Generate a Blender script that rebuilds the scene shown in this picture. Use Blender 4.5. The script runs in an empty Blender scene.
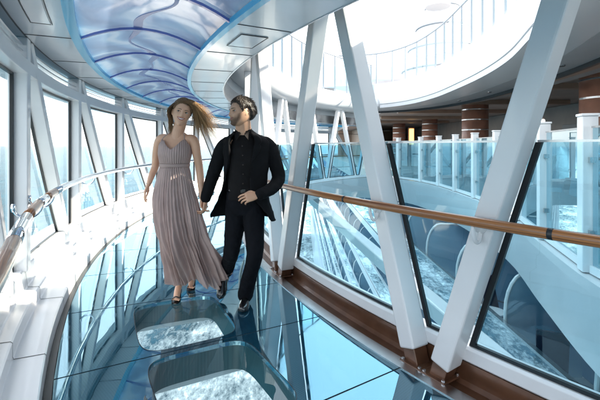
import bpy, bmesh, math, random
from mathutils import Vector, Matrix, noise
R_ = math.radians
random.seed(7)
scene = bpy.context.scene
col = scene.collection
# ---------------------------------------------------------------- camera
cd = bpy.data.cameras.new('camera'); cam = bpy.data.objects.new('camera', cd); col.objects.link(cam)
cd.sensor_width = 36; cd.lens = 24; cd.shift_y = -0.09; cd.clip_start = 0.05; cd.clip_end = 90000
cam.location = (0, 0, 1.4); cam.rotation_euler = (R_(90), 0, 0)
scene.camera = cam
# ---------------------------------------------------------------- world, sun, exposure
SUN_EL, SUN_AZ = 38, 84           # azimuth clockwise from +Y (towards +X)
w = bpy.data.worlds.new('World'); scene.world = w; w.use_nodes = True
nt = w.node_tree; nt.nodes.clear()
sky = nt.nodes.new('ShaderNodeTexSky'); sky.sky_type = 'NISHITA'; sky.sun_disc = False
sky.sun_elevation = R_(SUN_EL); sky.sun_rotation = R_(SUN_AZ); sky.air_density = 1.0; sky.dust_density = 1.0; sky.ozone_density = 1.0
bg = nt.nodes.new('ShaderNodeBackground'); bg.inputs[1].default_value = 0.15
wo = nt.nodes.new('ShaderNodeOutputWorld')
# thin high veil of bright cloud over the blue
wtc = nt.nodes.new('ShaderNodeTexCoord'); wmp = nt.nodes.new('ShaderNodeMapping'); wmp.inputs['Scale'].default_value = (1, 1, 3)
wno = nt.nodes.new('ShaderNodeTexNoise'); wno.inputs['Scale'].default_value = 1.6; wno.inputs['Detail'].default_value = 7; wno.inputs['Roughness'].default_value = .55
wmr = nt.nodes.new('ShaderNodeMapRange'); wmr.inputs['From Min'].default_value = .3; wmr.inputs['From Max'].default_value = .7; wmr.inputs['To Min'].default_value = .72; wmr.inputs['To Max'].default_value = .97
wmx = nt.nodes.new('ShaderNodeMix'); wmx.data_type = 'RGBA'; wmx.inputs[7].default_value = (2.75, 2.78, 2.8, 1)
nt.links.new(wtc.outputs['Generated'], wmp.inputs[0]); nt.links.new(wmp.outputs[0], wno.inputs[0]); nt.links.new(wno.outputs[0], wmr.inputs[0])
wsp = nt.nodes.new('ShaderNodeSeparateXYZ'); nt.links.new(wtc.outputs['Generated'], wsp.inputs[0])
wcr = nt.nodes.new('ShaderNodeValToRGB'); we = wcr.color_ramp.elements; we[0].position = 0; we[0].color = (.34, .36, .38, 1); we[1].position = .8; we[1].color = (.97, .97, .97, 1)
wsc = nt.nodes.new('ShaderNodeVectorMath'); wsc.operation = 'SCALE'; wsc.inputs['Scale'].default_value = 3.6
nt.links.new(wsp.outputs[2], wcr.inputs[0]); nt.links.new(wcr.outputs[0], wsc.inputs[0]); nt.links.new(wsc.outputs[0], wmx.inputs[7])
nt.links.new(wmr.outputs[0], wmx.inputs[0]); nt.links.new(sky.outputs[0], wmx.inputs[6]); nt.links.new(wmx.outputs[2], bg.inputs[0]); nt.links.new(bg.outputs[0], wo.inputs[0])
sl = bpy.data.lights.new('sun', 'SUN'); sl.energy = 2.3; sl.angle = R_(0.6); sl.color = (1.0, .89, .74)
so = bpy.data.objects.new('sun', sl); col.objects.link(so)
sd = Vector((math.sin(R_(SUN_AZ))*math.cos(R_(SUN_EL)), math.cos(R_(SUN_AZ))*math.cos(R_(SUN_EL)), math.sin(R_(SUN_EL))))
so.rotation_euler = sd.to_track_quat('Z', 'Y').to_euler(); so.location = sd*30
scene.view_settings.view_transform = 'Standard'; scene.view_settings.look = 'None'
scene.view_settings.exposure = 3.05; scene.view_settings.gamma = 1; scene.view_settings.use_curve_mapping = False
scene.render.engine = 'CYCLES'
scene.cycles.max_bounces = 14; scene.cycles.transparent_max_bounces = 24; scene.cycles.glossy_bounces = 6
scene.cycles.caustics_reflective = False; scene.cycles.caustics_refractive = False
scene.cycles.sample_clamp_indirect = 6; scene.cycles.use_denoising = True

# ---------------------------------------------------------------- materials
def mat(name, base, rough=.5, metal=0, spec=.5, coat=0, bump=None, vary=None, sss=0, trans=0, emis=None, sheen=0, coords='Object'):
    m = bpy.data.materials.new(name); m.use_nodes = True
    n = m.node_tree.nodes; l = m.node_tree.links; b = n['Principled BSDF']
    b.inputs['Base Color'].default_value = (*base, 1); b.inputs['Roughness'].default_value = rough
    b.inputs['Metallic'].default_value = metal; b.inputs['Specular IOR Level'].default_value = spec
    b.inputs['Coat Weight'].default_value = coat; b.inputs['Coat Roughness'].default_value = .05
    b.inputs['Transmission Weight'].default_value = trans
    b.inputs['Sheen Weight'].default_value = sheen
    if sss: b.inputs['Subsurface Weight'].default_value = sss; b.inputs['Subsurface Radius'].default_value = (.012, .005, .003); b.inputs['Subsurface Scale'].default_value = 1
    if emis: b.inputs['Emission Color'].default_value = (*emis[0], 1); b.inputs['Emission Strength'].default_value = emis[1]
    tc = n.new('ShaderNodeTexCoord')
    if vary:      # (scale, dark factor, stretch)
        sc, k, st = vary
        mp = n.new('ShaderNodeMapping'); mp.inputs['Scale'].default_value = st
        no = n.new('ShaderNodeTexNoise'); no.inputs['Scale'].default_value = sc; no.inputs['Detail'].default_value = 6
        rp = n.new('ShaderNodeMapRange'); rp.inputs['From Min'].default_value = .3; rp.inputs['From Max'].default_value = .7
        mx = n.new('ShaderNodeMix'); mx.data_type = 'RGBA'
        mx.inputs[6].default_value = (*[c*k for c in base], 1); mx.inputs[7].default_value = (*base, 1)
        l.new(tc.outputs[coords], mp.inputs[0]); l.new(mp.outputs[0], no.inputs[0]); l.new(no.outputs[0], rp.inputs[0])
        l.new(rp.outputs[0], mx.inputs[0]); l.new(mx.outputs[2], b.inputs['Base Color'])
    if bump:      # (scale, strength, distance, stretch)
        sc, s, d, st = bump
        mp = n.new('ShaderNodeMapping'); mp.inputs['Scale'].default_value = st
        no = n.new('ShaderNodeTexNoise'); no.inputs['Scale'].default_value = sc; no.inputs['Detail'].default_value = 5
        bp = n.new('ShaderNodeBump'); bp.inputs['Strength'].default_value = s; bp.inputs['Distance'].default_value = d
        l.new(tc.outputs[coords], mp.inputs[0]); l.new(mp.outputs[0], no.inputs[0]); l.new(no.outputs[0], bp.inputs['Height'])
        l.new(bp.outputs[0], b.inputs['Normal'])
    return m
O1 = (1, 1, 1)
M = {}
M['white'] = mat('white_paint', (.86, .86, .87), .28, coat=.25, vary=(2.2, .93, O1), bump=(14, .04, .01, O1))
M['ceil'] = mat('ceiling_panel', (.72, .78, .84), .22, metal=.1, coat=.3, vary=(1.3, .85, O1), bump=(3, .12, .02, O1))
M['railpost'] = mat('railing_grey', (.30, .33, .36), .35)
M['wave'] = mat('soft_blue_line', (.16, .22, .50), .3)
M['joint'] = mat('joint_black', (.015, .018, .022), .4)
M['rubber'] = mat('black_gasket', (.006, .008, .01), .35)
M['hull'] = mat('hull_white', (.55, .57, .59), .3, coat=.2, vary=(.6, .93, O1), bump=(1.4, .05, .03, O1))
M['hullblue'] = mat('balcony_blue', (.07, .19, .33), .4, vary=(1.5, .8, O1))
M['deck'] = mat('deck_surface', (.44, .41, .37), .45, vary=(1.2, .7, O1))
M['brown'] = mat('bronze_brown', (.17, .075, .04), .3, metal=.35, coat=.3, vary=(6, .6, (1, 1, 1)), bump=(30, .1, .004, O1))
M['silver'] = mat('satin_steel', (.62, .62, .63), .25, metal=1, vary=(9, .8, O1))
M['chrome'] = mat('chrome', (.82, .83, .85), .08, metal=1)
M['terra'] = mat('terracotta_cladding', (.55, .25, .17), .4, coat=.2, vary=(3, .75, O1))
M['dark'] = mat('dark_interior', (.45, .38, .35), .5, vary=(.8, .7, O1))
M['darkbrown'] = mat('dark_brown_soffit', (.45, .29, .21), .4, vary=(.8, .7, O1))
M['grey'] = mat('grey_soffit', (.38, .37, .38), .5, vary=(2, .9, O1))
M['cyan'] = mat('cyan_frame', (.10, .55, .85), .3, coat=.4)
M['rib'] = mat('violet_rib', (.12, .17, .48), .35, coat=.3)
M['tealseat'] = mat('teal_fabric', (.08, .30, .36), .8, vary=(8, .8, O1))
M['navy'] = mat('navy_fabric', (.008, .012, .04), .8, vary=(8, .8, O1))
M['amber'] = mat('amber_lamp', (.8, .45, .15), .5, emis=((1, .55, .18), .35))
M['screen'] = mat('lit_panel', (.8, .8, .8), .5, emis=((1, 1, .97), .4))
M['led'] = mat('downlight_lens', (.7, .7, .7), .4)

def wood_mat():
    m = mat('varnished_wood', (.36, .15, .055), .32, coat=.35)
    n = m.node_tree.nodes; l = m.node_tree.links; b = n['Principled BSDF']
    tc = n.new('ShaderNodeTexCoord'); s = n.new('ShaderNodeSeparateXYZ'); l.new(tc.outputs['Object'], s.inputs[0])
    # grain follows the rail: use radius and height from the walkway centre
    def ma(op, a, b2=None):
        x = n.new('ShaderNodeMath'); x.operation = op
        for i, v in enumerate((a, b2)):
            if v is None: continue
            if isinstance(v, (int, float)): x.inputs[i].default_value = v
            else: l.new(v, x.inputs[i])
        return x.outputs[0]
    ang = ma('MULTIPLY', ma('ARCTAN2', s.outputs[1], s.outputs[0]), 14.0)
    rad = ma('MULTIPLY', ma('SQRT', ma('ADD', ma('MULTIPLY', s.outputs[0], s.outputs[0]), ma('MULTIPLY', s.outputs[1], s.outputs[1]))), 160.0)
    zz = ma('MULTIPLY', s.outputs[2], 220.0)
    c = n.new('ShaderNodeCombineXYZ'); l.new(ang, c.inputs[0]); l.new(rad, c.inputs[1]); l.new(zz, c.inputs[2])
    no = n.new('ShaderNodeTexNoise'); no.inputs['Scale'].default_value = .6; no.inputs['Detail'].default_value = 8; l.new(c.outputs[0], no.inputs[0])
    cr = n.new('ShaderNodeValToRGB'); e = cr.color_ramp.elements
    e[0].position = .33; e[0].color = (.16, .045, .012, 1); e[1].position = .68; e[1].color = (.55, .23, .07, 1)
    l.new(no.outputs[0], cr.inputs[0]); l.new(cr.outputs[0], b.inputs['Base Color'])
    return m
M['wood'] = wood_mat()

def schlick(n, l, f0=.06):
    """the same mirror share from both sides of a thin pane"""
    lw = n.new('ShaderNodeLayerWeight'); lw.inputs[0].default_value = .5
    p = n.new('ShaderNodeMath'); p.operation = 'POWER'; p.inputs[1].default_value = 4.5; l.new(lw.outputs['Facing'], p.inputs[0])
    q = n.new('ShaderNodeMath'); q.operation = 'MULTIPLY_ADD'; q.inputs[1].default_value = 1-f0; q.inputs[2].default_value = f0; l.new(p.outputs[0], q.inputs[0])
    return q.outputs[0]
def glass_mat(name, tint, refl, kf=1.0, rough=0.0, body=None, bodyf=0.0, wob=0):
    """thin pane: tinted see-through mixed with a mirror layer, optional milky body"""
    m = bpy.data.materials.new(name); m.use_nodes = True; n = m.node_tree.nodes; l = m.node_tree.links; n.clear()
    out = n.new('ShaderNodeOutputMaterial'); tr = n.new('ShaderNodeBsdfTransparent'); tr.inputs[0].default_value = (*tint, 1)
    gl = n.new('ShaderNodeBsdfGlossy'); gl.inputs['Roughness'].default_value = rough; gl.inputs[0].default_value = (.9, .97, 1, 1)
    fo = schlick(n, l)
    a = n.new('ShaderNodeMath'); a.operation = 'MULTIPLY_ADD'; a.inputs[1].default_value = kf; a.inputs[2].default_value = refl; a.use_clamp = True
    l.new(fo, a.inputs[0]); mx = n.new('ShaderNodeMixShader'); l.new(a.outputs[0], mx.inputs[0])
    if body:
        df = n.new('ShaderNodeBsdfDiffuse'); df.inputs[0].default_value = (*body, 1)
        m2 = n.new('ShaderNodeMixShader'); m2.inputs[0].default_value = bodyf; l.new(tr.outputs[0], m2.inputs[1]); l.new(df.outputs[0], m2.inputs[2]); l.new(m2.outputs[0], mx.inputs[1])
    else: l.new(tr.outputs[0], mx.inputs[1])
    l.new(gl.outputs[0], mx.inputs[2]); l.new(mx.outputs[0], out.inputs[0])
    if wob:
        no = n.new('ShaderNodeTexNoise'); no.inputs['Scale'].default_value = 1.5; bp = n.new('ShaderNodeBump'); bp.inputs['Strength'].default_value = wob; bp.inputs['Distance'].default_value = .02
        l.new(no.outputs[0], bp.inputs['Height']); l.new(bp.outputs[0], gl.inputs['Normal'])
    return m
M['pane'] = glass_mat('window_glass', (.94, .98, .99), .02, 1.0)
M['pane_in'] = glass_mat('barrier_glass', (.56, .83, .93), .0, .9)
M['screen_glass'] = glass_mat('wind_screen_glass', (.45, .72, .82), .16, 1.0, body=(.12, .35, .45), bodyf=.30)
M['balc_glass'] = glass_mat('balcony_glass', (.16, .40, .55), .42, 1.0, wob=.02)
M['rail_glass'] = glass_mat('railing_glass', (.85, .95, .97), .05, 1.0)
M['divider'] = glass_mat('divider_glass', (.62, .80, .88), .06, 1.0, body=(.30, .42, .50), bodyf=.75)
M['well_glass'] = glass_mat('floor_window_glass', (.80, .93, .94), .0, .7)

def floor_mat():
    m = bpy.data.materials.new('tinted_floor_glass'); m.use_nodes = True; n = m.node_tree.nodes; l = m.node_tree.links; n.clear()
    out = n.new('ShaderNodeOutputMaterial'); tc = n.new('ShaderNodeTexCoord')
    df = n.new('ShaderNodeBsdfDiffuse'); gl = n.new('ShaderNodeBsdfGlossy'); gl.inputs['Roughness'].default_value = .012; gl.inputs[0].default_value = (.58, .86, .97, 1)
    # fine ceramic dots, laid in polar rows about the walkway centre
    s = n.new('ShaderNodeSeparateXYZ'); l.new(tc.outputs['Object'], s.inputs[0])
    def ma(op, a, b2=None):
        x = n.new('ShaderNodeMath'); x.operation = op
        for i, v in enumerate((a, b2)):
            if v is None: continue
            if isinstance(v, (int, float)): x.inputs[i].default_value = v
            else: l.new(v, x.inputs[i])
        return x.outputs[0]
    P = .020
    ux = ma('DIVIDE', s.outputs[0], P); uy = ma('DIVIDE', s.outputs[1], P)
    u = ma('ADD', ux, uy); v = ma('SUBTRACT', ux, uy)
    fu = ma('SUBTRACT', ma('FRACT', u), .5); fv = ma('SUBTRACT', ma('FRACT', v), .5)
    dd = ma('SQRT', ma('ADD', ma('MULTIPLY', fu, fu), ma('MULTIPLY', fv, fv)))
    dot = ma('LESS_THAN', dd, .24)
    no = n.new('ShaderNodeTexNoise'); no.inputs['Scale'].default_value = 1.4; no.inputs['Detail'].default_value = 4; l.new(tc.outputs['Object'], no.inputs[0])
    cr = n.new('ShaderNodeValToRGB'); e = cr.color_ramp.elements; e[0].position = .35; e[0].color = (.0015, .028, .065, 1); e[1].position = .7; e[1].color = (.006, .055, .09, 1)
    l.new(no.outputs[0], cr.inputs[0])
    mx = n.new('ShaderNodeMix'); mx.data_type = 'RGBA'; mx.inputs[7].default_value = (.035, .10, .13, 1)
    l.new(dot, mx.inputs[0]); l.new(cr.outputs[0], mx.inputs[6]); l.new(mx.outputs[2], df.inputs[0])
    f2 = ma('MULTIPLY', schlick(n, l, .06), 1.5); f3 = ma('ADD', f2, .22); f3.node.use_clamp = True
    f4 = ma('SUBTRACT', f3, ma('MULTIPLY', dot, .05))
    ms = n.new('ShaderNodeMixShader'); l.new(f4, ms.inputs[0]); l.new(df.outputs[0], ms.inputs[1]); l.new(gl.outputs[0], ms.inputs[2])
    l.new(ms.outputs[0], out.inputs[0])
    sm = n.new('ShaderNodeTexNoise'); sm.inputs['Scale'].default_value = 5; sm.inputs['Detail'].default_value = 8; sm.inputs['Distortion'].default_value = 1.5; l.new(tc.outputs['Object'], sm.inputs[0])
    rg = n.new('ShaderNodeMapRange'); rg.inputs['From Min'].default_value = .45; rg.inputs['From Max'].default_value = .75; rg.inputs['To Min'].default_value = .008; rg.inputs['To Max'].default_value = .09; l.new(sm.outputs[0], rg.inputs[0]); l.new(rg.outputs[0], gl.inputs['Roughness'])
    n2 = n.new('ShaderNodeTexNoise'); n2.inputs['Scale'].default_value = 2.5; bp = n.new('ShaderNodeBump'); bp.inputs['Strength'].default_value = .03; bp.inputs['Distance'].default_value = .02
    l.new(tc.outputs['Object'], n2.inputs[0]); l.new(n2.outputs[0], bp.inputs['Height']); l.new(bp.outputs[0], gl.inputs['Normal'])
    return m
M['floor'] = floor_mat()

def well_mat():
    m = mat('dotted_well_wall', (.16, .24, .24), .4)
    n = m.node_tree.nodes; l = m.node_tree.links; b = n['Principled BSDF']
    tc = n.new('ShaderNodeTexCoord'); vo = n.new('ShaderNodeTexVoronoi'); vo.inputs['Scale'].default_value = 95; vo.inputs['Randomness'].default_value = 0
    l.new(tc.outputs['Object'], vo.inputs[0]); r = n.new('ShaderNodeValToRGB'); e = r.color_ramp.elements
    e[0].position = .28; e[0].color = (.06, .12, .13, 1); e[1].position = .40; e[1].color = (.028, .070, .085, 1)
    l.new(vo.outputs[0], r.inputs[0]); l.new(r.outputs[0], b.inputs['Base Color'])
    return m
M['well'] = well_mat()

def sky_panel_mat():
    m = bpy.data.materials.new('swirled_skylight_glass'); m.use_nodes = True; n = m.node_tree.nodes; l = m.node_tree.links; n.clear()
    out = n.new('ShaderNodeOutputMaterial'); tc = n.new('ShaderNodeTexCoord')
    mp = n.new('ShaderNodeMapping'); mp.inputs['Scale'].default_value = (1.0, .8, 1); l.new(tc.outputs['Object'], mp.inputs[0])
    n1 = n.new('ShaderNodeTexNoise'); n1.inputs['Scale'].default_value = .9; n1.inputs['Detail'].default_value = 2; l.new(mp.outputs[0], n1.inputs[0])
    mm = n.new('ShaderNodeMix'); mm.data_type = 'VECTOR'; mm.inputs[0].default_value = .62
    l.new(mp.outputs[0], mm.inputs[4]); l.new(n1.outputs[1], mm.inputs[5])
    wv = n.new('ShaderNodeTexWave'); wv.inputs['Scale'].default_value = 1.6; wv.inputs['Distortion'].default_value = 9; wv.inputs['Detail'].default_value = 4; wv.inputs['Detail Scale'].default_value = 1.4
    l.new(mm.outputs[1], wv.inputs[0])
    cr = n.new('ShaderNodeValToRGB'); e = cr.color_ramp.elements
    e[0].position = .0; e[0].color = (.085, .115, .165, 1); e[1].position = 1; e[1].color = (.17, .21, .25, 1)
    x = cr.color_ramp.elements.new(.45); x.color = (.10, .14, .20, 1); x = cr.color_ramp.elements.new(.78); x.color = (.12, .17, .225, 1)
    l.new(wv.outputs[0], cr.inputs[0])
    tl = n.new('ShaderNodeBsdfTranslucent'); df = n.new('ShaderNodeBsdfDiffuse'); gl = n.new('ShaderNodeBsdfGlossy'); gl.inputs['Roughness'].default_value = .05
    tr = n.new('ShaderNodeBsdfTransparent')
    for k in (tl, df, tr): l.new(cr.outputs[0], k.inputs[0])
    a = n.new('ShaderNodeMixShader'); a.inputs[0].default_value = .3; l.new(tl.outputs[0], a.inputs[1]); l.new(df.outputs[0], a.inputs[2])
    b = n.new('ShaderNodeMixShader'); b.inputs[0].default_value = .12; l.new(a.outputs[0], b.inputs[1]); l.new(tr.outputs[0], b.inputs[2])
    c = n.new('ShaderNodeMixShader'); c.inputs[0].default_value = .12; l.new(b.outputs[0], c.inputs[1]); l.new(gl.outputs[0], c.inputs[2])
    l.new(c.outputs[0], out.inputs[0])
    return m
M['skyglass'] = sky_panel_mat()

def sea_mat():
    m = bpy.data.materials.new('sea_water'); m.use_nodes = True; n = m.node_tree.nodes; l = m.node_tree.links; b = n['Principled BSDF']
    b.inputs['Roughness'].default_value = .16; b.inputs['IOR'].default_value = 1.33; b.inputs['Specular IOR Level'].default_value = .08
    geo = n.new('ShaderNodeNewGeometry'); s = n.new('ShaderNodeSeparateXYZ'); l.new(geo.outputs['Position'], s.inputs[0])
    def ma(op, a, b2=None, b3=None, cl=False):
        x = n.new('ShaderNodeMath'); x.operation = op; x.use_clamp = cl
        for i, v in enumerate((a, b2, b3)):
            if v is None: continue
            if isinstance(v, (int, float)): x.inputs[i].default_value = v
            else: l.new(v, x.inputs[i])
        return x.outputs[0]
    mp = n.new('ShaderNodeMapping'); mp.inputs['Scale'].default_value = (1, .45, 1); l.new(geo.outputs['Position'], mp.inputs[0])
    f1 = n.new('ShaderNodeTexNoise'); f1.inputs['Scale'].default_value = .22; f1.inputs['Detail'].default_value = 12; f1.inputs['Roughness'].default_value = .68; f1.inputs['Distortion'].default_value = .35; l.new(mp.outputs[0], f1.inputs[0])
    ff = n.new('ShaderNodeTexNoise'); ff.inputs['Scale'].default_value = 1.6; ff.inputs['Detail'].default_value = 8; ff.inputs['Roughness'].default_value = .75; l.new(mp.outputs[0], ff.inputs[0])
    # band of wake foam alongside the hull, breaking up away from it
    nr = ma('SUBTRACT', 1.0, ma('DIVIDE', ma('ABSOLUTE', ma('ADD', s.outputs[0], 7.0)), 95.0), cl=True)
    nr2 = ma('SUBTRACT', .66, ma('MULTIPLY', ma('MULTIPLY', nr, nr), .30))
    f1s = ma('SUBTRACT', ma('ADD', ma('MULTIPLY', f1.outputs[0], .55), ma('MULTIPLY', ff.outputs[0], .45)), nr2)
    foam = ma('MULTIPLY', f1s, 6.5, cl=True)
    n3 = n.new('ShaderNodeTexNoise'); n3.inputs['Scale'].default_value = .035; n3.inputs['Detail'].default_value = 6; l.new(mp.outputs[0], n3.inputs[0])
    cr = n.new('ShaderNodeValToRGB'); e = cr.color_ramp.elements; e[0].position = .35; e[0].color = (.002, .040, .068, 1); e[1].position = .7; e[1].color = (.005, .080, .120, 1)
    l.new(n3.outputs[0], cr.inputs[0])
    mx = n.new('ShaderNodeMix'); mx.data_type = 'RGBA'; mx.inputs[7].default_value = (.62, .70, .72, 1); l.new(foam, mx.inputs[0]); l.new(cr.outputs[0], mx.inputs[6]); l.new(mx.outputs[2], b.inputs['Base Color'])
    ro = ma('MULTIPLY_ADD', foam, .5, .16); l.new(ro, b.inputs['Roughness'])
    w1 = n.new('ShaderNodeTexNoise'); w1.inputs['Scale'].default_value = .45; w1.inputs['Detail'].default_value = 9; w1.inputs['Roughness'].default_value = .6; l.new(mp.outputs[0], w1.inputs[0])
    w2 = n.new('ShaderNodeTexNoise'); w2.inputs['Scale'].default_value = .06; w2.inputs['Detail'].default_value = 3; l.new(mp.outputs[0], w2.inputs[0])
    h = ma('ADD', ma('MULTIPLY', w1.outputs[0], 1.6), ma('ADD', ma('MULTIPLY', w2.outputs[0], 5.0), ma('MULTIPLY', foam, .4)))
    bp = n.new('ShaderNodeBump'); bp.inputs['Strength'].default_value = .8; bp.inputs['Distance'].default_value = 1; l.new(h, bp.inputs['Height']); l.new(bp.outputs[0], b.inputs['Normal'])
    return m
M['sea'] = sea_mat()

# ---------------------------------------------------------------- mesh helpers
CX, CY = 9.95, 8.6                                   # centre of the walkway's arc
def cyl(R, a, z=0.0):
    a = R_(a); return Vector((CX - R*math.cos(a), CY - R*math.sin(a), z))
def tag(o, label=None, cat=None, group=None, kind=None):
    if label: o['label'] = label
    if cat: o['category'] = cat
    if group: o['group'] = group
    if kind: o['kind'] = kind
    return o
def thing(name, label, cat, loc=(0, 0, 0), group=None):
    o = bpy.data.objects.new(name, None); col.objects.link(o); o.location = loc; o.empty_display_size = .1
    return tag(o, label, cat, group)
class MB:
    def __init__(s): s.v = []; s.f = []
    def add(s, vs, fs):
        k = len(s.v); s.v += [Vector(v) for v in vs]; s.f += [tuple(i+k for i in f) for f in fs]; return s
    def grid(s, rows, closed_u=False, closed_v=False, caps=False):
        """rows: list of equally long lists of points"""
        nr, nc = len(rows), len(rows[0]); k = len(s.v)
        for r in rows: s.v += [Vector(p) for p in r]
        for i in range(nr if closed_v else nr-1):
            for j in range(nc if closed_u else nc-1):
                a = k+i*nc+j; b = k+i*nc+(j+1) % nc; i2 = (i+1) % nr
                s.f.append((a, b, k+i2*nc+(j+1) % nc, k+i2*nc+j))
        if caps:
            s.f.append(tuple(k+j for j in range(nc))[::-1]); s.f.append(tuple(k+(nr-1)*nc+j for j in range(nc)))
        return s
    def box(s, c, d, rz=0):
        x, y, z = [q/2 for q in d]; mt = Matrix.Translation(Vector(c)) @ Matrix.Rotation(rz, 4, 'Z')
        vs = [mt @ Vector((i*x, j*y, k*z)) for i, j, k in ((-1,-1,-1),(1,-1,-1),(1,1,-1),(-1,1,-1),(-1,-1,1),(1,-1,1),(1,1,1),(-1,1,1))]
        return s.add(vs, [(3,2,1,0),(4,5,6,7),(0,1,5,4),(1,2,6,5),(2,3,7,6),(3,0,4,7)])
    def beam(s, p, q, w, h, side):
        """box from p to q; w along side, h across"""
        p = Vector(p); q = Vector(q); d = (q-p).normalized(); u = (Vector(side) - d*Vector(side).dot(d)).normalized(); v = d.cross(u)
        vs = [e + u*i*w/2 + v*j*h/2 for e in (p, q) for i, j in ((-1,-1),(1,-1),(1,1),(-1,1))]
        return s.add(vs, [(3,2,1,0),(4,5,6,7),(0,1,5,4),(1,2,6,5),(2,3,7,6),(3,0,4,7)])
    def arcbox(s, R0, R1, z0, z1, a0, a1, n):
        rows = []
        for i in range(n+1):
            a = a0+(a1-a0)*i/n; rows.append([cyl(R0, a, z0), cyl(R1, a, z0), cyl(R1, a, z1), cyl(R0, a, z1)])
        return s.grid(rows, closed_u=True, caps=True)
    def arcprof(s, prof, a0, a1, n, closed=True):
        rows = [[cyl(r, a0+(a1-a0)*i/n, z) for r, z in prof] for i in range(n+1)]
        return s.grid(rows, closed_u=closed, caps=closed)
    def tube(s, pts, rad, n=10, sq=1.0):
        pts = [Vector(p) for p in pts]
        if not isinstance(rad, (list, tuple)): rad = [rad]*len(pts)
        rows = []; up = None
        for i, p in enumerate(pts):
            t = (pts[min(i+1, len(pts)-1)] - pts[max(i-1, 0)]).normalized()
            if up is None:
                up = Vector((0, 0, 1)) if abs(t.z) < .8 else Vector((1, 0, 0))
            u = (up - t*up.dot(t)).normalized(); up = u; v = t.cross(u)
            rows.append([p + (u*math.cos(k*2*math.pi/n)*sq + v*math.sin(k*2*math.pi/n))*rad[i] for k in range(n)])
        return s.grid(rows, closed_u=True, caps=True)
    def build(s, name, m, parent=None, smooth=False, bevel=0, kind=None, loc=None):
        me = bpy.data.meshes.new(name); me.from_pydata([tuple(v) for v in s.v], [], s.f); me.update()
        bm = bmesh.new(); bm.from_mesh(me); bmesh.ops.recalc_face_normals(bm, faces=bm.faces); bm.to_mesh(me); bm.free()
        if smooth:
            for p in me.polygons: p.use_smooth = True
        me.materials.append(m)
        o = bpy.data.objects.new(name, me); col.objects.link(o)
        if parent: o.parent = parent; o.matrix_parent_inverse = Matrix.Translation(parent.location).inverted() if parent.type == 'EMPTY' else Matrix.Identity(4)
        if bevel:
            b = o.modifiers.new('bevel', 'BEVEL'); b.width = bevel; b.segments = 2; b.limit_method = 'ANGLE'; b.angle_limit = R_(40)
        if kind: o['kind'] = kind
        return o
A0, A1 = -52.0, 58.0          # extent of the walkway arc (58 is behind the camera)
NA = 110
# ---------------------------------------------------------------- sea
mb = MB(); S = 40000
mb.add([(-S, -S, -30), (S, -S, -30), (S, S, -30), (-S, S, -30)], [(0, 1, 2, 3)])
mb.build('sea', M['sea'], kind='structure')

# ---------------------------------------------------------------- walkway floor
JA = [23.9+4.6*k for k in range(-16, 8)]      # joint angles
RI, RO = 11.13, 13.0
WELLS = {(23.9), (28.5), (33.1)}
mb = MB(); wells = []
for a in JA[:-1]:
    a0, a1 = a+.03, a+4.57
    is_well = any(abs(a-wl) < .01 for wl in WELLS)
    if not is_well:
        mb.arcbox(RI, RO, -.03, 0, a0, a1, 4)
    else:
        wa0, wa1, wr0, wr1, n = a+.22, a+4.38, 11.80, 12.50, 64
        ac, rc, ha, hr = (wa0+wa1)/2, (wr0+wr1)/2, (wa1-wa0)/2, (wr1-wr0)/2
        inner = []; outer = []
        Rm = rc*math.pi/180; cr_ = .17
        for k in range(n):
            t = 2*math.pi*k/n; c, s_ = math.cos(t), math.sin(t)
            x, y = ha*Rm, hr
            # rounded rectangle by superellipse
            e = 2/5.5
            ix = x*math.copysign(abs(c)**e, c); iy = y*math.copysign(abs(s_)**e, s_)
            inner.append((ac+ix/Rm, rc+iy))
            X0, X1 = (a0-ac)*Rm, (a1-ac)*Rm; Y0, Y1 = RI-rc, RO-rc
            # ray to the panel's border
            dx, dy = ix, iy; best = 1e9
            for lim, dd in ((X1 if dx > 0 else X0, dx), (Y1 if dy > 0 else Y0, dy)):
                if abs(dd) > 1e-9: best = min(best, lim/dd)
            outer.append((ac+dx*best/Rm, rc+dy*best))
        # corners of the border
        for cx_, cy_ in ((a0, RI), (a0, RO), (a1, RI), (a1, RO)):
            k = min(range(n), key=lambda q: ((outer[q][0]-cx_)*Rm)**2+(outer[q][1]-cy_)**2); outer[k] = (cx_, cy_)
        top_i = [cyl(r, q, 0) for q, r in inner]; top_o = [cyl(r, q, 0) for q, r in outer]
        bot_i = [cyl(r, q, -.03) for q, r in inner]; bot_o = [cyl(r, q, -.03) for q, r in outer]
        mb.grid([top_i, top_o, bot_o, bot_i], closed_u=True, closed_v=True)
        wells.append((a, inner))
fl = mb.build('floor', M['floor'], kind='structure'); fl.location = (0, 0, 0)
jb = MB()
for a in JA: jb.arcbox(RI+.002, RO-.002, -.012, -.004, a-.034, a+.034, 1)
jb.build('floor_joint', M['joint'], fl)
jb = MB(); jb.arcprof([(RO+.002, -.03), (RO+.045, -.03), (RO+.045, .004), (RO+.002, .004)], A0, A1, NA); jb.build('floor_edge_seal', M['rubber'], fl)
for a, inner in wells:
    wb = MB()
    wb.grid([[cyl(r, q, -.0305) for q, r in inner], [cyl(12.15+(r-12.15)*.97, q, -.20) for q, r in inner]], closed_u=True)
    
    wb.build('viewing_well', M['well'], fl, smooth=True)
    gb = MB(); gb.add([cyl(12.15+(r-12.15)*.995, a+2.3+(q-a-2.3)*.995, -.006) for q, r in inner], [tuple(range(len(inner)))]); gb.build('viewing_pane', M['well_glass'], fl)
    rb = MB()
    o_ = [cyl(12.15+(r-12.15)*1.012, a+2.3+(q-a-2.3)*1.006, .002) for q, r in inner]; i_ = [cyl(r, q, .002) for q, r in inner]
    rb.grid([i_, o_], closed_u=True); rb.build('pane_seal', M['joint'], fl)
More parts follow.
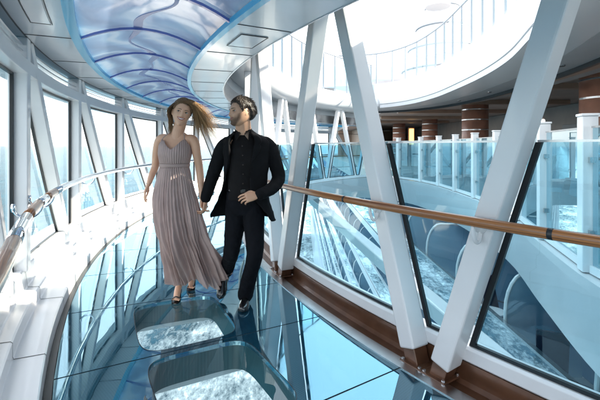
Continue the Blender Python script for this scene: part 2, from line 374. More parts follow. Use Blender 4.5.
# underside of the walkway: girders between the wells
ub = MB()
for a in JA: ub.arcbox(11.0, 13.3, -.24, -.035, a-.16, a+.16, 1)
for a in JA[:-1]:
    if any(abs(a-wl) < .01 for wl in WELLS):
        ub.arcbox(11.0, 11.74, -.20, -.04, a+.17, a+4.43, 3); ub.arcbox(12.56, 13.3, -.20, -.04, a+.17, a+4.43, 3)
    else: ub.arcbox(11.0, 13.3, -.20, -.04, a+.17, a+4.43, 3)
ub.build('walkway_girder', M['hull'], fl)

# inner kerb: steel strip, brown channel, brown upstand
kb = thing('bronze_kerb', 'brown bronze kerb with a steel strip along the inner edge of the glass floor', 'kerb', cyl(11, 30))
b = MB(); b.arcprof([(11.03, -.02), (11.128, -.02), (11.128, .006), (11.03, .006)], A0, A1, NA); b.build('steel_strip', M['silver'], kb)
b = MB(); b.arcprof([(10.90, -.08), (11.028, -.08), (11.028, -.004), (10.995, -.022), (10.925, -.022), (10.905, .0), (10.905, .11), (10.86, .11), (10.86, -.08)], A0, A1, NA); b.build('channel', M['brown'], kb)
b = MB(); b.arcprof([(10.74, -.42), (10.859, -.42), (10.859, .10), (10.74, .10)], A0, A1, NA); b.build('edge_girder', M['hull'], kb)

# ---------------------------------------------------------------- inner barrier: V struts and glass
ib = thing('glass_barrier', 'inner glass barrier of the walkway with slanted white V struts and black gaskets', 'glass barrier', cyl(10.9, 28))
b = MB(); b.arcprof([(10.80, .112), (10.90, .112), (10.915, .125), (10.915, .195), (10.90, .208), (10.80, .208)], A0, A1, NA); b.build('bottom_rail', M['white'], ib, bevel=.004)
PER = 11.35; bases = [33.65+PER*k for k in (2, 1, 0, -1, -2, -3, -4, -5, -6, -7)]
ZB, ZT = .09, 2.95
struts = []
for bb in bases:
    for s_, off in ((1, .62), (-1, -.62)):
        struts.append((bb+off, bb+s_*(PER/2-.42)))
struts.sort(key=lambda t: -t[0]-.01*t[1])
RS = 10.975
def s_ang(st, z): return st[0]+(st[1]-st[0])*(z-ZB)/(ZT-ZB)
for st in struts:
    if not (A0 < st[0] < A1): continue
    mb = MB(); p = cyl(RS, st[0], ZB); q = cyl(RS, st[1], ZT); rad = cyl(1, (st[0]+st[1])/2)-Vector((CX, CY, 0))
    mb.beam(p, q, .145, .125, rad); so_ = mb.build('strut', M['white'], ib, bevel=.012)
    d = (q-p).normalized(); fb = MB()
    e0 = p - d*.115; fb.beam(e0, p+d*.012, .115, .10, rad); fb.build('foot', M['brown'], so_, bevel=.006)
    for i_, j_ in () if st[0] < 20 or st[0] > 36 else ((.068, .068), (.068, -.068), (-.068, .068), (-.068, -.068)):
        c_ = Matrix.Rotation(R_(st[0]), 3, 'Z') @ Vector((i_, j_, 0)); MB().tube([(e0.x+c_.x, e0.y+c_.y, .009), (e0.x+c_.x, e0.y+c_.y, .021)], .011, 6).build('bolt', M['silver'], so_)
    pb = MB(); pb.box((e0.x, e0.y, .004), (.17, .17, .012), R_(st[0])); pb.build('base_plate', M['brown'], so_, bevel=.003)
GZ0, GZ1 = .21, 1.42
def pane_quad(a_l0, a_l1, a_r0, a_r1, z0, z1, R, n=5):
    rows = []
    for j in range(5):
        t = j/4; z = z0+(z1-z0)*t; al = a_l0+(a_l1-a_l0)*t; ar = a_r0+(a_r1-a_r0)*t
        rows.append([cyl(R, al+(ar-al)*i/n, z) for i in range(n+1)])
    return MB().grid(rows)
def gasket(mb, p0, p1, wdt, R, inward):
    """strip along the line p0..p1 (angle, z) lying on radius R, wdt wide towards inward (+1/-1 in angle)"""
    n = 6; da = wdt/R*180/math.pi*inward
    rows = []
    for k in range(n+1):
        t = k/n; a = p0[0]+(p1[0]-p0[0])*t; z = p0[1]+(p1[1]-p0[1])*t
        rows.append([cyl(R, a, z), cyl(R, a+da, z), cyl(R+.022, a+da, z), cyl(R+.022, a, z)])
    mb.grid(rows, closed_u=True, caps=True)
hw = .5*.125/10.9*180/math.pi
st_in = [s for s in struts if A0 < s[0] < A1]
for s1, s2 in zip(st_in[:-1], st_in[1:]):
    z0 = GZ0
    aL0, aL1 = s_ang(s1, z0)-hw, s_ang(s1, GZ1)-hw; aR0, aR1 = s_ang(s2, z0)+hw, s_ang(s2, GZ1)+hw
    if aL0-aR0 < .05 and aL1-aR1 < .05: continue
    if aL0-aR0 < .05:        # opens upward from the base
        aL0 = aR0 = (aL0+aR0)/2
    g = pane_quad(aL0, aL1, aR0, aR1, z0, GZ1, 10.862).build('glass_panel', M['pane_in'], ib)
    gb = MB()
    gasket(gb, (aL0, z0), (aL1, GZ1), .032, 10.866, -1); gasket(gb, (aR0, z0), (aR1, GZ1), .032, 10.866, 1)
    if aL0-aR0 > .6: gb.arcbox(10.866, 10.888, z0, z0+.02, aR0+.17, aL0-.17, 6)
    gb.build('gasket', M['rubber'], g)
    tb = MB(); n = 6
    tb.arcbox(10.855, 10.872, GZ1, GZ1+.012, aR1+.02, aL1-.02, 6); tb.build('top_trim', M['silver'], g)

# ---------------------------------------------------------------- handrails
def handrail(name, label, Rr, z, joints, sleeves, woodrange, brackets, rad, wall_R):
    t = thing(name, label, 'handrail', cyl(Rr, 25, 0)); R0 = Rr
    def RR(a): return R0 + (.004*(a-32)**2 if a > 32 and wall_R > R0 else 0)      # runs out straight towards the ship
    def seg(a0, a1, r, m, nm):
        n = max(3, int(abs(a1-a0)/1.2)); s = MB().tube([cyl(RR(a0+(a1-a0)*k/n), a0+(a1-a0)*k/n, z) for k in range(n+1)], r, 20)
        o = s.build(nm, m, t, smooth=False)
        for p in o.data.polygons: p.use_smooth = len(p.vertices) == 4
        # object-space grain is about the centre of the arc
        for v in o.data.vertices: v.co -= Vector((CX, CY, 0))
        o.matrix_parent_inverse = Matrix.Identity(4); o.location = Vector((CX, CY, 0))-t.location
        return o
    for a0, a1 in woodrange: seg(a0, a1, rad, M['wood'], 'wooden_rail')
    for a0, a1 in sleeves: seg(a0, a1, rad*1.03, M['chrome'], 'chrome_sleeve')
    for a in joints: seg(a-.06, a+.06, rad*1.012, M['joint'], 'rail_joint')
    for a in brackets:
        s = MB(); sg = 1 if wall_R > Rr else -1; pts = []
        for k in range(13):
            q = math.pi*k/12
            pts.append(cyl(Rr+sg*abs(wall_R-Rr)*(1-math.cos(q))/2, a, z-rad*.8-.085*math.sin(q)-.02*(k/12)))
        s.tube(pts, .011, 10); s.tube([cyl(wall_R-.012, a, pts[-1].z), cyl(wall_R+.012, a, pts[-1].z)], .03, 16)
        s.build('bracket', M['white'] if wall_R < Rr else M['chrome'], t, smooth=True)
    return t
br = []
for st in st_in: br.append(s_ang(st, .95))
handrail('wooden_handrail', 'varnished brown wooden handrail along the inner glass barrier beside the man', 11.12, 1.0,
         [44.3, 37.6, 30.2, 20, 10, 0, -10, -20, -30, -40], [], [(56, -50)], [a for a in br if 26 < a < 46], .027, RS+.07)
handrail('chrome_handrail', 'curved chrome and pale wood handrail along the outer windows at the left', 13.125, 1.0, [],
         [(31.9, 29.0), (26.4, 24.9), (22.9, -50)], [(56, 31.9), (29.0, 26.4), (24.9, 22.9)], [25.6]+[23.2+9.2*k for k in (0, -1, -2, -3, -4, -5, -6)], .030, 13.30)

# ---------------------------------------------------------------- outer window wall
ow = thing('window_wall', 'curved outer window wall with white posts, slanting braces and full height panes', 'window wall', cyl(13.4, 20))
b = MB(); b.arcprof([(13.047, -.36), (13.047, .0), (13.052, .085), (13.060, .095), (13.22, .10), (13.225, .115), (13.225, .20), (13.235, .21), (13.31, .215), (13.32, .225), (13.33, .365), (13.34, .375), (13.62, .375), (13.62, -.36)], A0, A1, NA)
b.build('sill', M['white'], ow)
b = MB()
for a in [23.2+4.6*k for k in range(-16, 8)]: b.arcprof([(13.0465, .002), (13.0505, .0855), (13.0585, .0965), (13.2185, .1015), (13.2235, .116), (13.2235, .20), (13.235, .212), (13.31, .217), (13.3285, .365)], a-.018, a+.018, 1, closed=False)
b.build('sill_joint', M['joint'], ow)
b = MB(); b.arcbox(13.30, 13.56, 2.0, 2.12, A0, A1, NA); b.build('header_beam', M['white'], ow, bevel=.006)
for z in (2.15, 2.20, 2.25):
    b = MB(); b.arcprof([(13.33, z-.012), (13.34, z-.018), (13.46, z+.018), (13.45, z+.026)], A0, A1, NA); b.build('louvre', M['white'], ow)
V = [23.2+9.2*k for k in range(-8, 4)]
hv = .5*.12/13.4*180/math.pi
DT, DB = 1.55, 7.0
def d_ang(a, z): return a-DB+(DB-DT)*(z-.36)/(2.0-.36)
for a in V:
    rad = cyl(1, a)-Vector((CX, CY, 0))
    MB().beam(cyl(13.37, a, .36), cyl(13.37, a, 2.3), .14, .12, rad).build('post', M['white'], ow, bevel=.008)
    MB().beam(cyl(13.372, a-DB, .36), cyl(13.372, d_ang(a, 2.3), 2.3), .13, .115, rad).build('brace', M['white'], ow, bevel=.008)
    z0, z1 = .376, 1.999; R = 13.425
    an = a-9.2
    for (l0, l1, r0, r1) in ((a-hv, a-hv, d_ang(a, z0)+hv, d_ang(a, z1)+hv), (d_ang(a, z0)-hv, d_ang(a, z1)-hv, an+hv, an+hv)):
        g = pane_quad(l0, l1, r0, r1, z0, z1, R+.01).build('window_pane', M['pane'], ow)
        gb = MB(); gasket(gb, (l0, z0), (l1, z1), .035, R-.03, -1); gasket(gb, (r0, z0), (r1, z1), .035, R-.03, 1)
        gb.arcbox(R-.03, R-.008, z0, z0+.014, r0+.15, l0-.15, 5); gb.arcbox(R-.03, R-.008, z1-.02, z1, r1+.15, l1-.15, 5)
        gb.build('gasket', M['rubber'], g)

# ---------------------------------------------------------------- ceiling
cb = MB(); cb.arcbox(12.97, 13.60, 2.30, 2.42, A0, A1, NA)
ce = cb.build('ceiling', M['ceil'], kind='structure')
cb = MB(); cb.arcprof([(11.40, 2.30), (11.86, 2.30), (11.86, 2.62), (11.40, 2.62)], A0, A1, NA); cb.build('inner_ceiling_panel', M['ceil'], ce)
cb = MB(); cb.arcprof([(11.385, 2.295), (11.4, 2.295), (11.4, 2.64), (11.385, 2.64)], A0, A1, NA); cb.build('ceiling_edge_trim', M['silver'], ce)
jb = MB()
for a in JA:
    jb.arcbox(12.975, 13.30, 2.296, 2.299, a-.02, a+.02, 1); jb.arcbox(11.405, 11.855, 2.296, 2.299, a-.02, a+.02, 1)
jb.arcbox(13.30, 13.312, 2.296, 2.299, A0, A1, NA)
jb.build('panel_joint', M['joint'], ce)
def hatch(a, r0, r1, da, label):
    h = MB(); z0, z1 = 2.2925, 2.2965
    h.arcbox(r0, r0+.005, z0, z1, a-da, a+da, 4); h.arcbox(r1-.005, r1, z0, z1, a-da, a+da, 4)
    h.arcbox(r0+.009, r1-.009, z0, z1, a-da, a-da+.05, 1); h.arcbox(r0+.009, r1-.009, z0, z1, a+da-.05, a+da, 1)
    t = thing('access_hatch', label, 'ceiling hatch', cyl((r0+r1)/2, a, 2.3), 'rectangular access hatches in the ceiling')
    h.build('hatch_frame', M['joint'], t)
    h = MB(); h.arcbox(r0+.012, r1-.012, 2.2935, 2.2965, a-da+.08, a+da-.08, 4); h.build('hatch_cover', M['ceil'], t)
hatch(27.0, 13.06, 13.20, 1.4, 'rectangular hatch in the white ceiling above the outer windows, top left')
hatch(26.4, 11.50, 11.74, 1.0, 'rectangular hatch in the ceiling strip between skylight and open side')

# skylight
sk = thing('skylight', 'long curved blue swirled skylight with cyan frame and violet ribs over the walkway', 'skylight', cyl(12.4, 20, 2.3))
def vz(u): return 2.325+.13*(1-(2*u-1)**2)
S0, S1 = 11.91, 12.90
b = MB(); b.arcprof([(11.862, 2.285), (11.91, 2.285), (11.915, 2.37), (11.862, 2.37)], A0, A1, NA); b.arcprof([(12.895, 2.37), (12.90, 2.285), (12.968, 2.285), (12.968, 2.37)], A0, A1, NA)
b.build('frame', M['cyan'], sk)
for a in JA[:-1]:
    rows = []
    for i in range(7):
        aa = a+4.6*i/6
        rows.append([cyl(S0+(S1-S0)*j/10, aa, vz(j/10)) for j in range(11)])
    MB().grid(rows).build('skylight_panel', M['skyglass'], sk, smooth=True)
for a in JA:
    rows = []
    for j in range(11):
        r = S0+(S1-S0)*j/10; z = vz(j/10)
        rows.append([cyl(r, a-.07, z-.024), cyl(r, a+.07, z-.024), cyl(r, a+.07, z-.003), cyl(r, a-.07, z-.003)])
    MB().grid(rows, closed_u=True, caps=True).build('rib', M['rib'], sk)
# wavy dark blue line that wanders along the middle of the skylight
rows = []
for k in range(420):
    a = A0+(A1-A0)*k/419; u = .5+.11*math.sin(a*.62)+.045*math.sin(a*1.5+1); r = S0+(S1-S0)*u; wd = .024+.014*math.sin(a*1.1)
    rows.append([cyl(r-wd, a, vz(u)-.008), cyl(r+wd, a, vz(u)-.008), cyl(r+wd, a, vz(u)-.002), cyl(r-wd, a, vz(u)-.002)])
MB().grid(rows, closed_u=True, caps=True).build('wavy_line', M['wave'], sk)

# roof canopy fascia ring over the inner side
rc = thing('walkway_roof', 'rounded white roof edge of the curved walkway with railing on top', 'roof', cyl(11, 0, 2.8))
prof = []
for k in range(15):
    q = -math.pi/2+math.pi*k/14; prof.append((10.98-.34*math.cos(q)*(1 if True else 1), 3.14+.36*math.sin(q)))
prof = [(11.36, 2.78)]+prof+[(11.36, 3.50)]
b = MB(); b.arcprof(prof, A0, A1, NA); b.build('rounded_fascia', M['hull'], rc, smooth=False)
for p in bpy.data.objects['rounded_fascia'].data.polygons: p.use_smooth = len(p.vertices) == 4
b = MB(); b.arcbox(11.37, 11.384, 2.60, 3.50, A0, A1, NA); b.arcbox(12.97, 13.9, 2.422, 2.9, A0, A1, NA); b.build('roof_band', M['hull'], rc)
rr = thing('roof_railing', 'white railing with clear panels on top of the walkway roof', 'railing', cyl(11, 0, 3.5))
for k in range(46):
    a = 12-1.4*k*1.0
    if a < A0: break
    if k % 3 == 0: MB().beam(cyl(10.98, a, 3.5), cyl(10.98, a, 4.86), .05, .05, (1, 0, 0)).build('railing_post', M['railpost'], rr)
b = MB(); b.tube([cyl(10.98, 14-1.5*k, 4.88) for k in range(45)], .03, 8); b.build('top_rail', M['railpost'], rr, smooth=True)
b = MB(); b.arcprof([(10.978, 3.6), (10.982, 3.6), (10.982, 4.8), (10.978, 4.8)], A0, 12, 50); b.build('clear_panel', M['rail_glass'], rr)

# ---------------------------------------------------------------- ship: deck edge path
def catmull(pts, n):
    out = []
    P = [2*Vector(pts[0])-Vector(pts[1])]+[Vector(p) for p in pts]+[2*Vector(pts[-1])-Vector(pts[-2])]
    for i in range(1, len(P)-2):
        for k in range(n):
            t = k/n; a, b_, c, d = P[i-1], P[i], P[i+1], P[i+2]
            out.append(.5*((2*b_)+(-a+c)*t+(2*a-5*b_+4*c-d)*t*t+(-a+3*b_-3*c+d)*t*t*t))
    out.append(P[-2]); return out
edge = catmull([(3.55, -1.5), (3.15, .5), (2.86, 2.3), (2.95, 3.9), (3.5, 5.9), (4.12, 7.9), (4.47, 9.8), (4.66, 12), (4.72, 14.2), (4.45, 16.2), (3.75, 17.6), (2.7, 18.2), (1.6, 18.3)], 8)
def offset_path(path, off):
    out = []
    for i, p in enumerate(path):
        t = (path[min(i+1, len(path)-1)]-path[max(i-1, 0)]).normalized(); out.append(Vector((p.x+t.y*off, p.y-t.x*off)))
    return out
def sweep(path, prof, closed=True):
    offs = {o: offset_path(path, o) for o in {p[0] for p in prof}}
    rows = [[(offs[o][i].x, offs[o][i].y, z) for o, z in prof] for i in range(len(path))]
    return MB().grid(rows, closed_u=closed, caps=closed)
# lower deck
dk = sweep(edge, [(.0, .0), (.0, -.12), (.06, -.95), (.35, -.95), (.35, .0)]).build('deck_edge', M['hull'], kind='structure')
deck_pts = offset_path(edge, .351)
def fan(path, xo, z0, z1):
    """slab between the path and the line x = xo"""
    rows = [[(p.x, p.y, z0), (max(xo, p.x+.1), p.y, z0), (max(xo, p.x+.1), p.y, z1), (p.x, p.y, z1)] for p in path]
    return MB().grid(rows, closed_u=True, caps=True)
mono = [p for p in deck_pts if p.x > 0]
# keep the part of the path where y grows
mm = [mono[0]]
for p in mono[1:]:
    if p.y > mm[-1].y+.02: mm.append(p)
fan(mm, 24, -.95, -.01).build('deck', M['deck'], kind='structure')
MB().box((14.0, 48, -.5), (20, 60-.6, .96)).build('deck_aft', M['deck'], kind='structure')
# upper deck: fascia lip, groove, sloped face, soffit
ud = thing('upper_deck', 'curved white upper deck edge overhanging the dark covered deck', 'upper deck', (4.5, 10, 3.1))
sweep(edge, [(0, 3.1), (0, 3.235), (.03, 3.245), (.03, 3.26), (-.01, 3.27), (.10, 4.2), (.9, 4.2), (.9, 3.1)]).build('fascia', M['hull'], ud)
sweep(edge, [(.902, 3.095), (1.62, 3.095), (1.62, 4.1), (.902, 4.1)]).build('soffit', M['grey'], ud)
sweep(edge, [(1.622, 3.0), (1.70, 3.0), (1.70, 3.9), (1.622, 3.9)]).build('dark_trim', M['joint'], ud)
sweep(edge, [(1.702, 3.14), (2.3, 3.14), (2.3, 3.9), (1.702, 3.9)]).build('brown_soffit', M['darkbrown'], ud)
sweep(edge, [(2.302, 3.22), (2.9, 3.22), (2.9, 3.9), (2.302, 3.9)]).build('grey_soffit', M['grey'], ud)
b = fan([Vector((p.x+2.6, p.y)) for p in mm], 24, 3.62, 4.15); b.box((14.5, 48, 3.88), (18, 60-.6, .5)); b.build('deck_ceiling', M['dark'], ud)
for k in range(6):
    MB().box((9.5, 9+5.2*k, 3.52), (7, .35, .2)).build('ceiling_beam', M['darkbrown'], ud)
sp = offset_path(edge, .62+.902-.3)
for k in (30, 36, 43, 50, 58, 66):
    p = sp[k]; t = thing('downlight', 'small round downlight in the pale soffit', 'downlight', (p.x, p.y, 3.09), 'downlights in the upper deck soffit')
    lab = {30: 'nearest round downlight in the soffit, just right of the big slanted strut', 36: 'second nearest round downlight in the curved soffit', 43: 'third round downlight along the curved soffit', 50: 'fourth round downlight along the curved soffit', 58: 'fifth round downlight along the curved soffit', 66: 'farthest round downlight at the end of the soffit'}[k]
    t['label'] = lab
    MB().tube([(p.x, p.y, 3.094), (p.x, p.y, 3.07)], .07, 20).build('rim', M['silver'], t); MB().tube([(p.x, p.y, 3.0695), (p.x, p.y, 3.062)], .05, 20).build('lens', M['joint'], t)
# distances along the edge
def along(path, s):
    acc = 0
    for p, q in zip(path[:-1], path[1:]):
        L = (q-p).length
        if acc+L >= s: return p.lerp(q, (s-acc)/L), (q-p).normalized()
        acc += L
    return path[-1], (path[-1]-path[-2]).normalized()
total = sum((q-p).length for p, q in zip(edge[:-1], edge[1:]))
# wind screen on the lower deck
ws = thing('wind_screen', 'tinted blue glass wind screen with square white posts on the lower deck', 'wind screen', (4.4, 9, 0))
scr = offset_path(edge, .12)
tot2 = sum((q-p).length for p, q in zip(scr[:-1], scr[1:]))
ss = [.6+1.9*k for k in range(2)]
s_list = []; s = 1.15
while s < tot2-.3: s_list.append(s); s += 1.62
# shift so that posts fall where the photograph has them
prev = None
for i, s in enumerate(s_list):
    p, t = along(scr, s); ang = math.atan2(t.y, t.x)
    po = MB().box((p.x, p.y, .87), (.155, .155, 1.72), ang).build('screen_post', M['white'], ws, bevel=.01)
    MB().box((p.x, p.y, 1.745), (.175, .175, .028), ang).build('post_cap', M['white'], po, bevel=.006)
    for z in (.45, 1.25): MB().box((p.x-t.y*.0, p.y, z), (.26, .05, .06), ang).build('glass_clamp', M['silver'], po)
    if prev:
        q0, q1 = prev[0]+prev[1]*.11, p-t*.11
        g = MB(); nrm = Vector((-(q1-q0).y, (q1-q0).x)).normalized()*.008
        g.add([(q0.x-nrm.x, q0.y-nrm.y, .10), (q1.x-nrm.x, q1.y-nrm.y, .10), (q1.x-nrm.x, q1.y-nrm.y, 1.60), (q0.x-nrm.x, q0.y-nrm.y, 1.60)], [(0, 1, 2, 3)])
        gp = g.build('screen_panel', M['screen_glass'], ws)
        MB().beam((q0.x, q0.y, 1.606), (q1.x, q1.y, 1.606), .02, .012, (0, 0, 1)).build('panel_trim', M['silver'], gp)
        MB().beam((q0.x, q0.y, .06), (q1.x, q1.y, .06), .08, .05, (0, 0, 1)).build('panel_shoe', M['white'], gp)
    prev = (p, t)
# upper railing
ur = thing('upper_railing', 'white railing with clear panels along the curved upper deck', 'railing', (4.6, 10, 4.2))
up = offset_path(edge, .14); s = .5; pv = None
while s < total:
    p, t = along(up, s); MB().box((p.x, p.y, 4.87), (.05, .05, 1.34), math.atan2(t.y, t.x)).build('railing_post', M['railpost'], ur)
    if pv:
        g = MB(); g.add([(pv.x, pv.y, 4.3), (p.x, p.y, 4.3), (p.x, p.y, 5.45), (pv.x, pv.y, 5.45)], [(0, 1, 2, 3)]); g.build('clear_panel', M['rail_glass'], ur)
    pv = p; s += .82
MB().tube([(p.x, p.y, 5.56) for p in up], .035, 8).build('top_rail', M['railpost'], ur, smooth=True)

# columns of the covered deck
cols_ = [(8.35, 10.9, 'nearest terracotta column with silver bands, at the right edge'), (8.75, 20, 'terracotta column with silver bands behind the wind screen, right of the second strut'),
         (10.7, 33, 'terracotta banded column further back, left of the amber lamp light'), (9.9, 40, 'farthest and thinnest terracotta banded column on the covered deck')]
for x, y, lb in cols_:
    t = thing('column', lb, 'column', (x, y, 0), 'banded columns of the covered deck')
    MB().tube([(x, y, -.02), (x, y, 3.62)], .62, 40).build('shaft', M['terra'], t, smooth=False)
    for p_ in t.children[0].data.polygons: p_.use_smooth = len(p_.vertices) == 4
    for z in (.7, 1.2, 1.7, 2.2, 2.7, 3.2):
        b = MB().tube([(x, y, z-.025), (x, y, z+.025)], .632, 40).build('band', M['silver'], t)
# inner walls of the covered deck
hw_ = thing('deck_house', 'dark inner wall of the covered deck with pale panels and glazed doors', 'deck house', (16, 30, 0))
MB().box((14.5, 34, 1.8), (.4, 60, 3.6)).build('side_wall', M['dark'], hw_)
MB().box((12.5, 58, 1.8), (14, .4, 3.6)).build('end_wall', M['darkbrown'], hw_)
MB().box((7.5, 50, 1.8), (.3, 14, 3.6)).build('wood_wall', M['darkbrown'], hw_)
for k, (y, c, w_) in enumerate(((13, 'grey', 1.2), (17, 'dark', 1.6), (21, 'grey', 1.4), (25, 'darkbrown', 2), (30, 'grey', 2.4), (37, 'grey', 1.8))):
    MB().box((14.25, y, 1.3), (.06, w_, 2.5)).build('wall_panel', M[c], hw_, bevel=.02)
lm = thing('wall_lamp', 'glowing amber lit panel between the far columns of the covered deck', 'lamp', (10.6, 38, 0))
MB().box((10.6, 38, 2.3), (.42, .1, 1.5)).build('glowing_panel', M['amber'], lm, bevel=.03)
MB().box((10.6, 38.1, 2.3), (.6, .06, 1.7)).build('lamp_frame', M['darkbrown'], lm, bevel=.03)
st_ = thing('lit_display', 'small bright white display box above the wind screen beside the big strut', 'display', (7.5, 12.5, 0))
MB().box((7.5, 12.5, 2.1), (.26, .12, .26)).build('screen', M['screen'], st_, bevel=.02)
MB().box((7.5, 12.57, 2.1), (.36, .08, .38)).build('housing', M['dark'], st_, bevel=.02)
MB().box((7.5, 12.6, .95), (.08, .08, 1.94)).build('stand', M['dark'], st_)
# seats behind the wind screen
def deck_chair(x, y, rz, lb):
    t = thing('deck_chair', lb, 'chair', (x, y, 0), 'teal chairs on the covered deck')
    R3 = Matrix.Translation((x, y, 0)) @ Matrix.Rotation(rz, 4, 'Z')
    def bx(nm, c, d, m, tilt=0):
        b = MB().box((0, 0, 0), d); mt = R3 @ Matrix.Translation(c) @ Matrix.Rotation(tilt, 4, 'X'); b.v = [mt @ v for v in b.v]; return b.build(nm, m, t, bevel=.02)
    bx('seat', (0, 0, .44), (.52, .5, .1), M['tealseat']); bx('backrest', (0, .27, .98), (.52, .08, 1.02), M['tealseat'], .15)
    for i in (-.22, .22):
        for j in (-.2, .2): bx('leg', (i, j, .2), (.035, .035, .4), M['dark'])
        bx('armrest', (i*1.22, 0, .66), (.05, .46, .04), M['dark'])
for i, (x, y, rz) in enumerate([(5.35, 7.2, 1.2), (5.6, 9.0, 1.0), (6.0, 10.6, 2.0), (6.2, 12.4, .8), (6.0, 14.6, 2.2), (6.7, 16.4, 1.2), (6.2, 18.6, .5)]):
    deck_chair(x, y, rz, ['teal high backed chair nearest the right edge behind the wind screen', 'second nearest teal chair behind the wind screen', 'third teal chair behind the wind screen, turned sideways', 'fourth teal chair behind the wind screen', 'fifth teal chair behind the wind screen, turned sideways', 'sixth teal chair, deeper under the covered deck', 'farthest teal chair behind the wind screen'][i])

# ---------------------------------------------------------------- hull and balconies below
HX = 3.8
hu = thing('ship_hull', 'tall white ship side below the walkway running away along the water', 'ship', (5.4, 60, -30))
MB().box((9.2, 68, -15.6), (7.6, 150, 28.6)).build('hull_side', M['hullblue'], hu)
MB().box((4.65, 68, -25.5), (1.7, 150, 9.0)).build('hull_lower', M['hull'], hu)
lbs = ['uppermost row of cabin balconies below the wind screen', 'second row of cabin balconies down the ship side', 'third row of cabin balconies down the ship side', 'fourth row of cabin balconies down the ship side', 'fifth row of cabin balconies down the ship side', 'lowest row of cabin balconies down the ship side']
for k in range(6):
    z = -3.0-2.9*k; X = HX
    t = thing('balcony_row', lbs[k], 'balconies', (X, 20, z), 'rows of cabin balconies on the ship side')
    MB().box((4.6, 68, z-.09), (1.6, 150, .18)).build('balcony_floor', M['hull'], t)
    MB().box((X-.02, 68, z-.12), (.05, 150, .34)).build('floor_edge', M['hull'], t)
    MB().box((X+.02, 68, z+1.09), (.09, 150, .05)).build('cap_rail', M['silver'] if k == 0 else M['hull'], t)
    g = MB(); g.add([(X+.02, -7, z+.08), (X+.02, 143, z+.08), (X+.02, 143, z+1.06), (X+.02, -7, z+1.06)], [(0, 1, 2, 3)]); g.build('balustrade_glass', M['balc_glass'], t)
    D = 1.5
    prof = [(0, 0), (0, 1.25)]+[(.42-.42*math.cos(q*math.pi/12), 1.25+.75*math.sin(q*math.pi/12)) for q in range(1, 7)]+[(D, 2.0), (D, 0)]
    base = MB().tube([(X+.10+u, 0, v) for u, v in prof], .035, 8)
    pan = MB().add([(X+.10+u, 0, v) for u, v in prof], [tuple(range(len(prof)))])
    n = 40 if k else 26; me = pe = None
    for j in range(n):
        y = (.55+2.35*j) if k == 0 else 6+2.9*j
        if me is None:
            o = base.build('divider', M['hull'], t); me = o; c = pan.build('divider_panel', M['divider'], o); pe = c
        else:
            o = me.copy(); col.objects.link(o); c = pe.copy(); col.objects.link(c); c.parent = o
        o.matrix_parent_inverse = Matrix.Identity(4); o.location = Vector((0, y, z))-t.location
    if k == 0:
        for j in range(10):
            y = .9+2.35*j+1.15
            MB().box((5.38, y, z+1.05), (.04, 1.7, 2.05)).build('sliding_door', M['hullblue'], t)
def balc_table(x, y, z, lb):
    t = thing('round_table', lb, 'table', (x, y, z), 'tables on the cabin balconies')
    MB().tube([(x, y, z+.66), (x, y, z+.69)], .26, 28).build('tabletop', M['hull'], t)
    MB().tube([(x, y, z+.02), (x, y, z+.655)], .025, 10).build('pedestal', M['silver'], t)
    MB().tube([(x, y, z), (x, y, z+.02)], .18, 20).build('base', M['silver'], t)
def balc_chair(x, y, z, rz, lb):
    t = thing('balcony_chair', lb, 'chair', (x, y, z), 'dark chairs on the cabin balconies')
    R3 = Matrix.Translation((x, y, z)) @ Matrix.Rotation(rz, 4, 'Z')
    def bx(nm, c, d, m, tilt=0):
        b = MB().box((0, 0, 0), d); mt = R3 @ Matrix.Translation(c) @ Matrix.Rotation(tilt, 4, 'X'); b.v = [mt @ v for v in b.v]; return b.build(nm, m, t, bevel=.012)
    bx('seat', (0, 0, .42), (.5, .5, .05), M['navy']); bx('backrest', (0, .26, .82), (.5, .04, .78), M['navy'], -.22)
    for i in (-.23, .23):
        bx('leg', (i, -.2, .2), (.03, .03, .4), M['silver']); bx('leg', (i, .22, .2), (.03, .03, .4), M['silver']); bx('armrest', (i, 0, .62), (.04, .46, .03), M['silver'])
balc_table(4.35, 9.0, -3.0, 'small round white table on the balcony beyond the rounded divider')
balc_table(4.3, 5.1, -3.0, 'round white table at the lower right, partly behind the barrier rail')
balc_chair(4.5, 7.2, -3.0, 2.7, 'dark navy balcony chair in the middle of the nearest visible balcony')
balc_chair(4.75, 9.5, -3.0, .6, 'dark navy balcony chair beside the small round table, further along')
balc_chair(4.6, 4.6, -3.0, 2.0, 'dark navy balcony chair nearest the camera at the lower right corner')
# white brace between hull and the far walkway
bt = thing('diagonal_beam', 'white diagonal support beam slanting below the handrail between walkway and ship', 'beam', (2.4, 5.5, -1.3))
MB().beam((3.2, 1.8, -1.59), (.47, 15.5, -.67), .27, .27, (0, 0, 1)).build('beam_body', M['hull'], bt, bevel=.03)
# upper works far behind
fw = thing('upper_superstructure', 'bright white upper superstructure with bluish windows beyond the railing', 'superstructure', (12, 42, 4.2))
MB().box((11, 60, 8.2), (16, 14, 8)).build('block', M['hull'], fw, bevel=.3)
for k in range(3):
    MB().box((11, 52.9, 6.0+1.9*k), (15, .12, .8)).build('window_band', M['grey'], fw)
    MB().box((11, 52.6, 5.3+1.9*k), (16.4, .9, .22)).build('ledge', M['hull'], fw, bevel=.05)
fn = thing('domed_mast', 'pale rounded mast housing with a round disc, fading into the bright sky', 'mast', (12, 34, 4))
b = MB(); rows = []
for k in range(14):
    z = 4+ k*1.0; r = 4.2*math.cos(min(1.45, k/13*1.5)); rows.append([(13.5+r*math.cos(q*math.pi/16), 38+r*math.sin(q*math.pi/16), z) for q in range(32)])
b.grid(rows, closed_u=True, caps=True).build('housing', M['hull'], fn, smooth=True)
MB().tube([(11.5, 33.4, 13.0), (11.5, 33.4, 13.25)], 1.0, 32).build('disc', M['hull'], fn)
